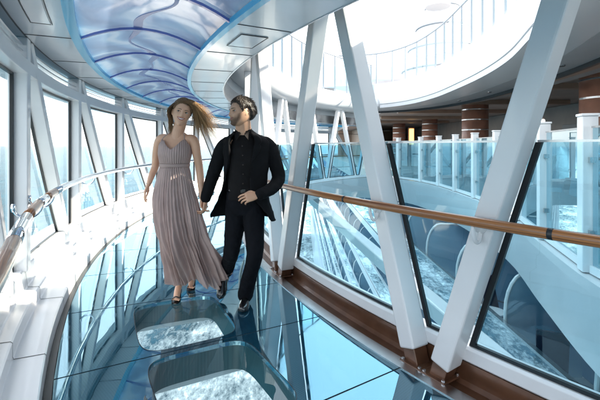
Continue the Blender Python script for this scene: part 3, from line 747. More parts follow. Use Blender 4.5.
for k in (2, 4, 6, 8, 10):
    z = 4.5+k; r = 4.2*math.cos((k+.5)/13*1.5)+.05; MB().tube([(13.5+r*math.cos(q*math.pi/20), 38+r*math.sin(q*math.pi/20), z) for q in range(41)], .07, 6).build('ring_trim', M['railpost'], fn)

# ================================================================ people
M['skin'] = mat('skin_warm', (.76, .44, .29), .42, sss=.12, vary=(25, .93, O1))
M['skin_m'] = mat('skin_tan', (.66, .37, .235), .45, sss=.12, vary=(25, .9, O1))
M['suit'] = mat('black_wool', (.0052, .0052, .0066), .85, spec=.2, vary=(20, .75, O1), bump=(160, .25, .002, O1))
M['shirt'] = mat('charcoal_shirt', (.008, .0065, .007), .8, spec=.2, vary=(9, .7, O1), bump=(90, .15, .002, O1))
M['trouser'] = mat('navy_black_trousers', (.0026, .003, .0058), .8, spec=.18, vary=(14, .75, O1), bump=(160, .25, .002, O1))
M['leather'] = mat('black_leather', (.008, .008, .009), .22, coat=.6)
M['tooth'] = mat('tooth_enamel', (.85, .83, .78), .3)
M['eye'] = mat('eye_white', (.75, .73, .72), .2)
M['iris'] = mat('iris_brown', (.022, .012, .008), .55)
M['lip'] = mat('lip_rose', (.42, .10, .09), .35)
M['lip_m'] = mat('lip_brownish', (.36, .14, .11), .45)
M['brow'] = mat('brow_hair', (.035, .02, .013), .7)
def hair_mat(name, dark, light, rough=.58):
    m = mat(name, dark, rough, spec=.4); n = m.node_tree.nodes; l = m.node_tree.links; b = n['Principled BSDF']
    at = n.new('ShaderNodeAttribute'); at.attribute_name = 'tone'; mx = n.new('ShaderNodeMix'); mx.data_type = 'RGBA'
    mx.inputs[6].default_value = (*dark, 1); mx.inputs[7].default_value = (*light, 1); l.new(at.outputs['Fac'], mx.inputs[0]); l.new(mx.outputs[2], b.inputs['Base Color'])
    return m
M['hair_w'] = hair_mat('brown_to_golden_hair', (.055, .024, .012), (.70, .42, .19))
M['hair_m'] = hair_mat('dark_brown_hair', (.022, .013, .009), (.06, .035, .022))
def fabric_mat():
    m = bpy.data.materials.new('pleated_mauve_chiffon'); m.use_nodes = True; n = m.node_tree.nodes; l = m.node_tree.links; n.clear()
    out = n.new('ShaderNodeOutputMaterial'); df = n.new('ShaderNodeBsdfDiffuse'); tl = n.new('ShaderNodeBsdfTranslucent'); gl = n.new('ShaderNodeBsdfGlossy'); gl.inputs['Roughness'].default_value = .45
    tc = n.new('ShaderNodeTexCoord'); no = n.new('ShaderNodeTexNoise'); no.inputs['Scale'].default_value = 7; l.new(tc.outputs['Object'], no.inputs[0])
    cr = n.new('ShaderNodeValToRGB'); e = cr.color_ramp.elements; e[0].position = .3; e[0].color = (.52, .385, .355, 1); e[1].position = .7; e[1].color = (.66, .49, .45, 1)
    l.new(no.outputs[0], cr.inputs[0])
    for k in (df, tl): l.new(cr.outputs[0], k.inputs[0])
    a = n.new('ShaderNodeMixShader'); a.inputs[0].default_value = .3; l.new(df.outputs[0], a.inputs[1]); l.new(tl.outputs[0], a.inputs[2])
    b = n.new('ShaderNodeMixShader'); b.inputs[0].default_value = .04; l.new(a.outputs[0], b.inputs[1]); l.new(gl.outputs[0], b.inputs[2])
    # the lower skirt is a single sheer layer
    sp = n.new('ShaderNodeSeparateXYZ'); l.new(tc.outputs['Object'], sp.inputs[0]); mr = n.new('ShaderNodeMapRange'); mr.inputs['From Min'].default_value = .72; mr.inputs['From Max'].default_value = .15; mr.inputs['To Min'].default_value = 0; mr.inputs['To Max'].default_value = .30
    l.new(sp.outputs[2], mr.inputs[0]); tp = n.new('ShaderNodeBsdfTransparent'); c = n.new('ShaderNodeMixShader'); l.new(mr.outputs[0], c.inputs[0]); l.new(b.outputs[0], c.inputs[1]); l.new(tp.outputs[0], c.inputs[2]); l.new(c.outputs[0], out.inputs[0])
    return m
M['dress'] = fabric_mat()
def stubble_mat():
    m = mat('stubble', (.05, .03, .022), .8); n = m.node_tree.nodes; l = m.node_tree.links; b = n['Principled BSDF']
    tc = n.new('ShaderNodeTexCoord'); no = n.new('ShaderNodeTexNoise'); no.inputs['Scale'].default_value = 420; at = n.new('ShaderNodeAttribute'); at.attribute_name = 'tone'
    x = n.new('ShaderNodeMath'); x.operation = 'MULTIPLY'; x.use_clamp = True; l.new(tc.outputs['Object'], no.inputs[0]); l.new(no.outputs[0], x.inputs[0]); l.new(at.outputs['Fac'], x.inputs[1]); l.new(x.outputs[0], b.inputs['Alpha'])
    return m
M['stubble'] = stubble_mat()

def lerp(a, b, t): return a+(b-a)*t
def sample(table, x):
    """rows sorted by first column (any direction); linear interpolation of the rest"""
    t = sorted(table, key=lambda r: r[0])
    if x <= t[0][0]: return t[0][1:]
    for p, q in zip(t[:-1], t[1:]):
        if x <= q[0]:
            u = (x-p[0])/(q[0]-p[0]); u = u*u*(3-2*u)*.5+u*.5
            return tuple(lerp(a, b, u) for a, b in zip(p[1:], q[1:]))
    return t[-1][1:]
def smooth_path(pts, rad, n=6):
    P = [(Vector(p), r) for p, r in zip(pts, rad)]
    vs = [p for p, r in P]; rs = [r for p, r in P]
    E = [2*vs[0]-vs[1]]+vs+[2*vs[-1]-vs[-2]]; ER = [rs[0]]+rs+[rs[-1]]
    op, orr = [], []
    for i in range(1, len(E)-2):
        for k in range(n):
            t = k/n
            f = lambda a, b, c, d: .5*((2*b)+(c-a)*t+(2*a-5*b+4*c-d)*t*t+(3*b-a-3*c+d)*t*t*t)
            op.append(f(E[i-1], E[i], E[i+1], E[i+2])); orr.append(f(ER[i-1], ER[i], ER[i+1], ER[i+2]))
    op.append(vs[-1]); orr.append(rs[-1]); return op, orr
def limb(mb, pts, rad, n=18, seg=6, round_ends=True, sq=1.0):
    p, r = smooth_path(pts, rad, seg)
    if round_ends:
        d0 = (p[0]-p[1]).normalized(); d1 = (p[-1]-p[-2]).normalized()
        pre = [(p[0]+d0*r[0]*math.sin(a), r[0]*math.cos(a)) for a in (1.45, 1.1, .7, .35)]
        post = [(p[-1]+d1*r[-1]*math.sin(a), r[-1]*math.cos(a)) for a in (.35, .7, 1.1, 1.45)]
        p = [a for a, b in pre]+p+[a for a, b in post]; r = [b for a, b in pre]+r+[b for a, b in post]
    return mb.tube(p, r, n, sq)
def hand(mb, wrist, d, pn, thumb, curls, s=1.0, spread=.0, tcurl=.4):
    """palm, four fingers, thumb. d: towards the fingertips; pn: way the palm faces; thumb: +1/-1 side"""
    d = Vector(d).normalized(); pn = Vector(pn); pn = (pn-d*pn.dot(d)).normalized(); sd = d.cross(pn)*thumb; W = Vector(wrist)
    rows = []
    for t, hwid, th in ((-.02, .024, .019), (.0, .025, .019), (.02, .030, .018), (.045, .038, .0165), (.070, .041, .0145), (.088, .039, .012), (.094, .032, .008)):
        c = W+d*t*s; rows.append([c+sd*hwid*s*math.cos(q*math.pi/10)+pn*th*s*math.sin(q*math.pi/10) for q in range(20)])
    mb.grid(rows, closed_u=True, caps=True)
    L = [(.032, .042, .026, .022), (.0105, .046, .029, .023), (-.011, .042, .027, .022), (-.031, .033, .021, .019)]
    for i, (o, a, b, c) in enumerate(L):
        p = W+d*(.080-.006*(i == 3))*s+sd*o*s; dd = (d+sd*(o/.03)*spread).normalized(); pts = [p-dd*.012*s, p]; rr = [.0095*s, .0093*s]; ang = 0
        for j, ln in enumerate((a, b, c)):
            ang += curls[i]*(1.0, 1.15, .8)[j]
            v = dd*math.cos(ang)+pn*math.sin(ang); p = p+v*ln*s; pts.append(p); rr.append((.0086, .0078, .0062)[j]*s*(1-.1*(i == 3)))
        limb(mb, pts, rr, 10, 3)
    p = W+d*.018*s+sd*.024*s+pn*.006*s; v1 = (d*.72+sd*.62+pn*.3).normalized(); v2 = (d*.92+sd*(.25-.5*tcurl)+pn*tcurl).normalized()
    limb(mb, [p-v1*.01*s, p+v1*.022*s, p+v1*.044*s, p+v1*.044*s+v2*.026*s, p+v1*.044*s+v2*.047*s], [.013*s, .0125*s, .0105*s, .0095*s, .007*s], 10, 3)

def G(x, s): return math.exp(-(x/s)**2)
class Head:
    def __init__(h, c, fwd, up, female, size=1.0):
        f = Vector(fwd).normalized(); u = Vector(up); u = (u-f*u.dot(f)).normalized(); x = f.cross(u)
        h.m = Matrix.Translation(Vector(c)) @ Matrix(((x.x, f.x, u.x, 0), (x.y, f.y, u.y, 0), (x.z, f.z, u.z, 0), (0, 0, 0, 1))) @ Matrix.Scale(size, 4)
        h.fem = female
        h.front = []
        for i in range(121):
            for j in range(141):
                lon = R_(-75+150*i/120); lat = R_(-75+150*j/140); h.front.append(h.loc(lon, lat))
        h.buck = {}
        for p in h.front: h.buck.setdefault((round(p.x/.004), round(p.z/.004)), []).append(p)
    def loc(h, lon, lat, off=0):
        fm = h.fem
        dx, dy, dz = math.sin(lon)*math.cos(lat), math.cos(lon)*math.cos(lat), math.sin(lat)
        lo = max(0, -dz)
        wx = .0765 if fm else .082
        x = (wx+off)*dx*(1-(.34 if fm else .24)*lo**1.6); z = (.116+off)*dz
        y = (((.086 if dy > 0 else .104) if fm else (.092 if dy > 0 else .118))+off)*dy
        if dy < 0: y *= 1-.42*lo
        y += (.050 if fm else .054)*lo**2.4
        if dy > 0:
            y += 0
            fy = min(1, dy*2.2)
            if off < .004:
                t = min(1, max(0, (.026-z)/.062)); nh = (.003+.023*t**1.2)*(1 if not fm else .86); ns = .0075+.006*t
                cut = 1/(1+math.exp(-(z+.0385)/.0022)); topc = 1/(1+math.exp((z-.034)/.004))
                b = nh*G(x, ns)*cut*topc
                b += .005*(G(x-.013, .006)+G(x+.013, .006))*G(z+.033, .008)
                b -= .0105*(G(x-.032, .0165)+G(x+.032, .0165))*G(z-.002, .0125)
                b += (.0025 if fm else .005)*(G(x-.028, .022)+G(x+.028, .022))*G(z-.022, .008)
                b += .005*(G(x-.040, .018)+G(x+.040, .018))*G(z+.028, .017)
                b += .0045*G(x, .022)*G(z+.060, .013) - .003*G(x, .02)*G(z+.078, .006) + (.006 if fm else .009)*G(x, .018)*G(z+.098, .013)
                y += b*fy
        return Vector((x, y, z))
    def w(h, p): return h.m @ Vector(p)
    def rows(h):
        out = []
        for j in range(1, 90):
            lat = R_(-90+180*j/90); out.append([h.w(h.loc(2*math.pi*i/110, lat)) for i in range(110)])
        return out
    def yf(h, x, z):
        best = None
        for r in (0, 1, 2, 3):
            kx, kz = round(x/.004), round(z/.004); c = []
            for a in range(-r-1, r+2):
                for b in range(-r-1, r+2): c += h.buck.get((kx+a, kz+b), [])
            if c:
                c.sort(key=lambda p: (p.x-x)**2+(p.z-z)**2); c = c[:4]; ws = [1/((p.x-x)**2+(p.z-z)**2+1e-7) for p in c]
                return sum(p.y*q for p, q in zip(c, ws))/sum(ws)
        return .07
    def on(h, x, z, off=0): return h.w((x, h.yf(x, z)+off, z))
def person_root(base, mb, label, vox, skin, group='couple'):
    for i, v in enumerate(mb.v): mb.v[i] = v-base
    o = mb.build('person', skin, smooth=True); o.location = base
    tag(o, label, 'person')
    r = o.modifiers.new('remesh', 'REMESH'); r.mode = 'VOXEL'; r.voxel_size = vox; r.use_smooth_shade = True
    s = o.modifiers.new('smooth', 'SMOOTH'); s.iterations = 3; s.factor = .5
    return o
def part(root, mb, name, m, smooth=True, label=None, tones=None):
    b = root.location
    mb.v = [v-b for v in mb.v]; o = mb.build(name, m, smooth=smooth); o.parent = root
    if tones is not None:
        at = o.data.attributes.new('tone', 'FLOAT', 'POINT')
        for i, t in enumerate(tones): at.data[i].value = t
    if label: o['label'] = label
    return o
def face_parts(root, H, lipm, smile, skin, look=0.0, open_=.006):
    g = lambda x: x
    for sx in (-1, 1):
        e = MB(); cx, cz = .0315*sx, .002; cy = H.yf(cx, cz)
        rows = []
        for j in range(1, 12):
            la = R_(-90+15*j); rows.append([H.w((cx+.0135*math.cos(la)*math.cos(q*math.pi/10), cy-.003+.0075*math.cos(la)*math.sin(q*math.pi/10), cz+.0062*math.sin(la))) for q in range(20)])
        ey = part(root, e.grid(rows, closed_u=True, caps=True), 'eye', M['eye'])
        i_ = MB(); ix = cx+look
        rows = [[H.w((ix+r*math.cos(q*math.pi/8), cy+y, cz+r*.95*math.sin(q*math.pi/8))) for q in range(16)] for r, y in ((.0056, .0035), (.0052, .0052), (.002, .0056))]
        ob = part(root, i_.grid(rows, closed_u=True, caps=True), 'iris', M['iris'])
        # lids
        for sgn, wd, nm, mm in ((1, .0022, 'upper_lid', M['brow']), (-1, .0016, 'lower_lid', skin)):
            pts = []
            for k in range(9):
                t = -1+k/4; x = cx+.0155*t; z = cz+sgn*(.0070*(1-t*t))-.0005+(.001*t*sx); pts.append(H.w((x, max(H.yf(x, z), cy-.002)+.0035*(1-t*t*.6), z)))
            part(root, MB().tube(pts, [.0008]+[wd*.75]*7+[.0008], 6), nm, mm)
        pts = []; rr = []
        for k in range(9):
            t = k/8; x = sx*lerp(.013, .050, t); z = .0195+.006*math.sin(t*2.4)-.004*t; pts.append(H.on(x, z, .0012)); rr.append((.0030 if not H.fem else .0021)*(1-.75*t**2))
        part(root, MB().tube(pts, rr, 6), 'eyebrow', M['brow'])
    W_ = .027*smile
    def lipcurve(side, o):
        pts = []; rr = []
        for k in range(13):
            t = -1+k/6; x = W_*t; z = -.0575+.009*smile*t*t*abs(smile-.4)*1.4+side*(open_*(1-t*t)); pts.append(H.on(x, z, .0015)); rr.append(o*(1-.8*t*t)+.0008)
        return MB().tube(pts, rr, 8)
    part(root, lipcurve(1, .0027), 'upper_lip', lipm); part(root, lipcurve(-1, .0034), 'lower_lip', lipm)
    if open_ > .003:
        rows = []
        for s in (1, .3, -.5, -1):
            row = []
            for k in range(13):
                t = -.9+1.8*k/12; x = W_*t; z = -.0575+.009*smile*t*t*abs(smile-.4)*1.4+s*open_*(1-t*t)*.95; row.append(H.on(x, z, .0012))
            rows.append(row)
        part(root, MB().grid(rows), 'teeth', M['tooth'])
def ears(mb, H, which=(-1, 1)):
    for sx in which:
        rows = []
        for j in range(1, 12):
            la = R_(-90+180*j/12); rows.append([H.w((sx*(.073+.009*math.cos(la)*math.cos(q*math.pi/8)), -.006+.017*math.cos(la)*math.sin(q*math.pi/8)-.004*math.sin(la), -.008+.031*math.sin(la))) for q in range(16)])
        mb.grid(rows, closed_u=True, caps=True)
def hairline(lon, fem):
    a = abs(math.degrees(lon)); tab = [(0, .074), (35, .070), (52, .050), (64, .012), (74, -.012 if not fem else .01), (82, .022), (100, .026), (115, -.03), (140, -.062), (180, -.066)]
    return sample(tab, a)[0]
def hair_cap(H, thick):
    mb = MB(); idx = {}; NL, NA_ = 120, 80; tones = []
    def key(i, j):
        i %= NL
        if (i, j) in idx: return idx[(i, j)]
        lon = -math.pi+2*math.pi*i/NL; lat = R_(-60+150*j/NA_); p0 = H.loc(lon, lat, 0.0041); hl = hairline(lon, H.fem)
        k = min(1, max(0, (p0.z-hl)/.022)); off = .002+thick*k**.6*(1+.25*noise.noise(Vector((lon*9, lat*5, 0)))+.18*noise.noise(Vector((lon*40, lat*6, 3))))
        idx[(i, j)] = len(mb.v); mb.v.append(H.w(H.loc(lon, lat, .0042+off-.004))); tones.append(.1+.25*abs(noise.noise(Vector((lon*30, lat*3, 1))))); return idx[(i, j)]
    for i in range(NL):
        for j in range(NA_):
            lon = -math.pi+2*math.pi*(i+.5)/NL; lat = R_(-60+150*(j+.5)/NA_)
            if H.loc(lon, lat, .0041).z > hairline(lon, H.fem): mb.f.append((key(i, j), key(i+1, j), key(i+1, j+1), key(i, j+1)))
    return mb, tones
def torso_rows(tab, zs, n=40, ex=2.3):
    rows = []
    for z in zs:
        cx, cy, rx, ry = sample(tab, z); row = []
        for k in range(n):
            q = 2*math.pi*k/n; c, s = math.cos(q), math.sin(q)
            row.append(Vector((cx+rx*math.copysign(abs(c)**(2/ex), c), cy+ry*math.copysign(abs(s)**(2/ex), s), z)))
        rows.append(row)
    return rows
def frange(a, b, n): return [a+(b-a)*k/(n-1) for k in range(n)]

# ---------------------------------------------------------------- the man
rnd = random.Random(3)
MBASE = Vector((-.56, 3.55, 0))
HM = Head((-.516, 3.50, 1.692), (-.80, -.60, .04), (-.12, .08, 1), False, 1.07)
b = MB(); b.grid(HM.rows(), closed_u=True, caps=True); ears(b, HM)
limb(b, [(-.492, 3.55, 1.42), (-.500, 3.545, 1.52), (-.505, 3.53, 1.62)], [.076, .070, .068], 20)
tab = [(.84, -.49, 3.54, .11, .08), (1.0, -.48, 3.53, .12, .08), (1.2, -.468, 3.53, .13, .08), (1.36, -.462, 3.54, .14, .08), (1.44, -.47, 3.55, .15, .08), (1.49, -.485, 3.55, .08, .06)]
b.grid(torso_rows(tab, frange(.84, 1.49, 16)), closed_u=True, caps=True)
limb(b, [(-.58, 3.55, 1.41), (-.67, 3.56, 1.40), (-.790, 3.62, 1.13), (-.846, 3.60, .91)], [.05, .05, .04, .028])
limb(b, [(-.37, 3.55, 1.41), (-.285, 3.55, 1.40), (-.188, 3.54, 1.10), (-.345, 3.335, .992)], [.05, .05, .042, .028])
limb(b, [(-.55, 3.57, .90), (-.606, 3.555, .480), (-.694, 3.775, .215)], [.066, .045, .034]); limb(b, [(-.41, 3.54, .90), (-.388, 3.455, .46), (-.488, 3.57, .10)], [.066, .045, .034])
limb(b, [(-.694, 3.775, .205), (-.706, 3.705, .130), (-.714, 3.65, .075)], [.032, .024, .020]); limb(b, [(-.488, 3.57, .08), (-.485, 3.49, .042), (-.482, 3.41, .034)], [.032, .024, .020])
hand(b, (-.849, 3.60, .915), (-.10, .03, -1), (-1, .15, .05), 1, (.45, .5, .55, .6), 1.0, .05, .5)
hand(b, (-.350, 3.330, .990), (-.93, -.28, -.16), (.10, .75, -.35), -1, (.38, .42, .50, .60), 1.05, .06, .5)
man = person_root(MBASE, b, 'bearded man in a black open suit and dark shirt, walking and looking at the woman', .0032, M['skin_m'])
face_parts(man, HM, M['lip_m'], .95, M['skin_m'], 0, .0042)
# hair
b, tones = hair_cap(HM, .017)
for k in range(1500):
    lon = rnd.uniform(-math.pi, math.pi); lat = R_(rnd.uniform(0, 88)); p = HM.loc(lon, lat, .0041)
    if p.z < hairline(lon, False)+.004: continue
    top = min(1, max(0, (p.z-.02)/.08)); L = lerp(.010, .027, top)*rnd.uniform(.7, 1.3)
    r = HM.loc(lon, lat, .015); nrm = Vector((r.x/.07, r.y/.09, r.z/.11)).normalized(); flow = Vector((rnd.uniform(-.3, .3), -1+rnd.uniform(-.2, .3), .1-.9*(1-top)))
    if lon and abs(lon) < .9 and top > .5: flow = Vector((rnd.uniform(-.5, .5), -.7, .45))
    q = r+nrm*.003+flow*L*.55+nrm*L*.10*top; q2 = q+flow*L*.45
    n0 = len(b.v); b.tube([HM.w(r), HM.w(r.lerp(q, .55)+nrm*.003), HM.w(q), HM.w(q2)], [.0026, .0028, .0020, .0005], 5); tones += [rnd.uniform(0, .8)]*(len(b.v)-n0)
part(man, b, 'hair', M['hair_m'], tones=tones)
# stubble beard
b = MB(); tones = []; idx = {}
def bkey(i, j):
    if (i, j) in idx: return idx[(i, j)]
    lon = R_(-86+172*i/80); lat = R_(-84+74*j/50); p = HM.loc(lon, lat); x, z = abs(p.x), p.z
    edge_ = min(1, max(0, (-.030-.0-z+ (.03 if x > .05 else 0)*((x-.05)/.02))/.030)); mouth = 1-G(p.x, .020)*G(z+.060, .009)*.95
    cheek = 1-G(x-.032, .016)*G(z+.040, .014)
    idx[(i, j)] = len(b.v); q = HM.loc(lon, lat); nrm = Vector((q.x/.07, q.y/.09, q.z/.3)).normalized(); b.v.append(HM.w(q+nrm*.0016)); tones.append(1.15*edge_**1.3*mouth*cheek*min(1, max(0, (1.30-abs(lon))/.35))); return idx[(i, j)]
for i in range(80):
    for j in range(50): b.f.append((bkey(i, j), bkey(i+1, j), bkey(i+1, j+1), bkey(i, j+1)))
part(man, b, 'beard', M['stubble'], tones=tones)
def soften(o, vox, it, wr=None):
    r = o.modifiers.new('remesh', 'REMESH'); r.mode = 'VOXEL'; r.voxel_size = vox; r.use_smooth_shade = True
    s = o.modifiers.new('smooth', 'SMOOTH'); s.iterations = it; s.factor = .5
    if wr:
        tx = bpy.data.textures.new('folds', 'CLOUDS'); tx.noise_scale = wr[0]; tx.noise_depth = 2
        d = o.modifiers.new('folds', 'DISPLACE'); d.texture = tx; d.strength = wr[1]; d.mid_level = .5; d.texture_coords = 'LOCAL'
# shirt
b = MB(); tab = [(.93, -.485, 3.53, .155, .112), (1.05, -.48, 3.525, .152, .113), (1.25, -.468, 3.525, .17, .118), (1.38, -.465, 3.54, .175, .112), (1.45, -.475, 3.548, .13, .085), (1.495, -.492, 3.545, .078, .072)]
b.grid(torso_rows(tab, frange(.93, 1.495, 20)), closed_u=True, caps=True)
sh = part(man, b, 'shirt', M['shirt']); soften(sh, .006, 3, (.06, .006))
b = MB(); rows = []
for z, r, dy in ((1.488, .070, -.004), (1.515, .067, .0), (1.54, .066, .004)):
    rows.append([Vector((-.498+r*math.sin(q), 3.545+dy-r*1.02*math.cos(q), z+.012*(1-math.cos(q)))) for q in [R_(20+320*k/30) for k in range(31)]])
b.grid(rows)
for sx in (-1, 1):     # turned down collar points
    c = Vector((-.498, 3.475, 1.50))
    b.add([(c.x+sx*.016, 3.478, 1.512), (c.x+sx*.060, 3.512, 1.545), (c.x+sx*.078, 3.500, 1.50), (c.x+sx*.052, 3.448, 1.448), (c.x+sx*.020, 3.452, 1.490)], [(0, 1, 2, 3, 4)])
co = part(man, b, 'collar', M['shirt'], smooth=False); s = co.modifiers.new('solid', 'SOLIDIFY'); s.thickness = .004
b = MB()
for z, xx in ((1.40, -.492), (1.32, -.489), (1.24, -.486), (1.16, -.485), (1.08, -.486)): b.tube([(xx, 3.405, z), (xx, 3.396, z)], .0055, 10)
part(man, b, 'shirt_buttons', M['iris'], smooth=False)
# trousers
b = MB(); tab = [(.80, -.49, 3.55, .135, .10), (.86, -.488, 3.55, .165, .118), (.95, -.485, 3.54, .163, .115), (1.03, -.482, 3.535, .155, .108)]
b.grid(torso_rows(tab, frange(.80, 1.03, 9)), closed_u=True, caps=True)
limb(b, [(-.563, 3.565, .90), (-.580, 3.560, .70), (-.606, 3.55, .485), (-.648, 3.665, .35), (-.692, 3.768, .230)], [.098, .090, .073, .066, .064], 20)
limb(b, [(-.412, 3.545, .90), (-.402, 3.505, .70), (-.390, 3.45, .47), (-.437, 3.51, .28), (-.487, 3.560, .078)], [.098, .090, .073, .066, .069], 20)
tr = part(man, b, 'trousers', M['trouser']); soften(tr, .006, 4, (.05, .012))
b = MB(); tabb = [(1.0, -.483, 3.537, .164, .117), (1.03, -.483, 3.537, .163, .116)]
b.grid(torso_rows(tabb, [1.0, 1.03]), closed_u=True); bl = part(man, b, 'belt', M['leather']); s = bl.modifiers.new('solid', 'SOLIDIFY'); s.thickness = .004
part(man, MB().box((-.487, 3.418, 1.015), (.04, .008, .030)), 'belt_buckle', M['leather'], smooth=False)
# jacket
jt = [  # z, cx, cy, rxL, rxR, ry, phiL, phiR
 (1.545, -.500, 3.560, .074, .074, .070, -48, 48), (1.515, -.492, 3.555, .100, .105, .082, -44, 30), (1.492, -.482, 3.552, .150, .150, .098, -40, 24), (1.465, -.472, 3.55, .200, .195, .110, -38, 20), (1.43, -.465, 3.545, .222, .212, .120, -36, 17),
 (1.36, -.463, 3.535, .212, .205, .132, -37, 14), (1.25, -.468, 3.53, .200, .198, .134, -42, 12), (1.12, -.477, 3.53, .192, .190, .134, -58, 11), (1.02, -.484, 3.53, .205, .195, .138, -72, 14),
 (.93, -.487, 3.53, .235, .215, .145, -80, 27), (.86, -.490, 3.53, .268, .240, .150, -84, 42), (.79, -.493, 3.53, .302, .268, .150, -88, 56), (.765, -.493, 3.53, .300, .280, .150, -93, 62)]
def jp(z, ph, off=0):
    cx, cy, rl, rr, ry, a, c = sample(jt, z); s_, co_ = math.sin(ph), math.cos(ph); rx = lerp(rl, rr, .5+.5*s_) if abs(s_) < 1 else (rl if s_ < 0 else rr)
    e = 2/2.35
    wr = .004*noise.noise(Vector((ph*2.5, z*9, 1.7)))+.003*noise.noise(Vector((ph*6, z*22, 5)))
    zz = z-(.02*max(0, s_)**2 if z < .8 else 0)
    return Vector((cx+(rx+off+wr)*math.copysign(abs(s_)**e, s_), cy-(ry+off+wr)*math.copysign(abs(co_)**e, co_), zz))
b = MB(); rows = []; NJ = 60
for z in frange(1.545, .765, 46):
    _, _, _, _, _, a, c = sample(jt, z); a0, c0 = R_(a), R_(c)
    rows.append([jp(z, c0+(2*math.pi-(c0-a0))*k/NJ) for k in range(NJ+1)])
b.grid(rows)
jk = part(man, b, 'jacket', M['suit']); s = jk.modifiers.new('solid', 'SOLIDIFY'); s.thickness = .007; s.offset = -1
b = MB(); limb(b, [(-.642, 3.553, 1.425), (-.688, 3.56, 1.375), (-.742, 3.585, 1.25), (-.793, 3.62, 1.12), (-.830, 3.61, 1.00), (-.847, 3.60, .935)], [.062, .067, .063, .058, .053, .049], 20)
sv = part(man, b, 'sleeve', M['suit']); soften(sv, .006, 3, (.035, .008))
b = MB(); limb(b, [(-.308, 3.55, 1.425), (-.264, 3.555, 1.375), (-.220, 3.55, 1.25), (-.190, 3.545, 1.12), (-.235, 3.46, 1.040), (-.335, 3.345, .995)], [.062, .067, .063, .060, .055, .048], 20)
sv = part(man, b, 'sleeve', M['suit']); soften(sv, .006, 3, (.035, .008))
for side in (-1, 1):
    b = MB(); rows = []
    for z in frange(1.53, 1.13, 22):
        _, _, _, _, _, a, c = sample(jt, z); t = (1.53-z)/.40; wd = .055*math.sin(math.pi*min(1, t*1.15+.22))**.8+.004
        if .26 < t < .31: wd *= .72
        e_ = R_(a) if side < 0 else R_(c); rx = sample(jt, z)[2 if side < 0 else 3]; dph = wd/rx*1.15*(1 if side > 0 else -1)
        rows.append([jp(z, e_+dph*k/4, .006+.005*math.sin(math.pi*k/4)) for k in range(5)])
    b.grid(rows); lp = part(man, b, 'lapel', M['suit']); s = lp.modifiers.new('solid', 'SOLIDIFY'); s.thickness = .005
# shoes
def shoe(root, ankle, toe, sole_z0, m=M['leather'], name='shoe'):
    A = Vector(ankle); T = Vector(toe); L = .285; d = (T-A).normalized(); up = Vector((0, 0, 1)); up = (up-d*up.dot(d)).normalized(); sd = d.cross(up)
    H0 = T-d*L
    rows = []
    for t, hw_, h in ((0, .018, .045), (.02, .030, .062), (.08, .036, .080), (.2, .036, .086), (.33, .036, .080), (.45, .040, .062), (.6, .046, .050), (.75, .047, .043), (.88, .040, .036), (.96, .026, .028), (1.0, .008, .016)):
        c = H0+d*L*t; row = []
        for q in range(20):
            a = 2*math.pi*q/20; row.append(c+sd*hw_*math.cos(a)+up*(h*max(0, math.sin(a))+.008+.006*min(0, math.sin(a))))
        rows.append(row)
    o = part(root, MB().grid(rows, closed_u=True, caps=True), name, m)
    rows = []
    for t, hw_ in ((0, .016), (.03, .030), (.2, .037), (.45, .040), (.7, .048), (.88, .043), (.97, .028), (1.01, .010)):
        c = H0+d*L*t; th = .020 if t < .25 else .007
        rows.append([c+sd*hw_+up*.008, c-sd*hw_+up*.008, c-sd*hw_-up*(th-.008), c+sd*hw_-up*(th-.008)])
    s_ = MB().grid(rows, closed_u=True, caps=True); s_.v = [v-root.location for v in s_.v]; s2 = s_.build('sole', M['rubber']); s2.parent = o
shoe(man, (-.697, 3.805, .215), (-.722, 3.615, .018), 0)
shoe(man, (-.490, 3.60, .012), (-.480, 3.350, .010), 0)

# ---------------------------------------------------------------- the woman
WBASE = Vector((-1.12, 3.66, 0))
HW = Head((-1.066, 3.605, 1.700), (.36, -.93, -.02), (.24, .06, .97), True, 1.06)
b = MB(); b.grid(HW.rows(), closed_u=True, caps=True); ears(b, HW, (1,))
limb(b, [(-1.128, 3.67, 1.43), (-1.118, 3.66, 1.52), (-1.092, 3.65, 1.60), (-1.075, 3.635, 1.66)], [.066, .057, .054, .056], 20)
tab = [(.86, -1.14, 3.67, .155, .11), (.98, -1.14, 3.67, .160, .112), (1.10, -1.148, 3.67, .130, .092), (1.20, -1.148, 3.665, .112, .082), (1.31, -1.143, 3.66, .122, .088), (1.38, -1.138, 3.665, .134, .088), (1.45, -1.132, 3.67, .150, .070), (1.49, -1.128, 3.67, .115, .054), (1.525, -1.125, 3.67, .065, .048)]
b.grid(torso_rows(tab, frange(.86, 1.525, 26), ex=2.1), closed_u=True, caps=True)
for sx in (-1, 1): limb(b, [(-1.14+sx*.055, 3.60, 1.345), (-1.14+sx*.057, 3.597, 1.325)], [.042, .040], 16)
limb(b, [(-1.20, 3.67, 1.468), (-1.282, 3.675, 1.458), (-1.325, 3.70, 1.34), (-1.358, 3.755, 1.215), (-1.375, 3.71, 1.13), (-1.386, 3.665, 1.050)], [.040, .044, .039, .034, .030, .022])
limb(b, [(-1.06, 3.665, 1.465), (-.974, 3.655, 1.450), (-.945, 3.665, 1.32), (-.925, 3.685, 1.18), (-.905, 3.655, 1.05), (-.889, 3.62, .935)], [.040, .044, .039, .034, .030, .022])
limb(b, [(-1.20, 3.66, .92), (-1.11, 3.56, .52), (-1.12, 3.66, .30), (-1.128, 3.735, .12)], [.085, .052, .046, .029]); limb(b, [(-1.07, 3.68, .92), (-1.06, 3.72, .52), (-1.06, 3.86, .32), (-1.055, 3.98, .19)], [.085, .052, .046, .029])
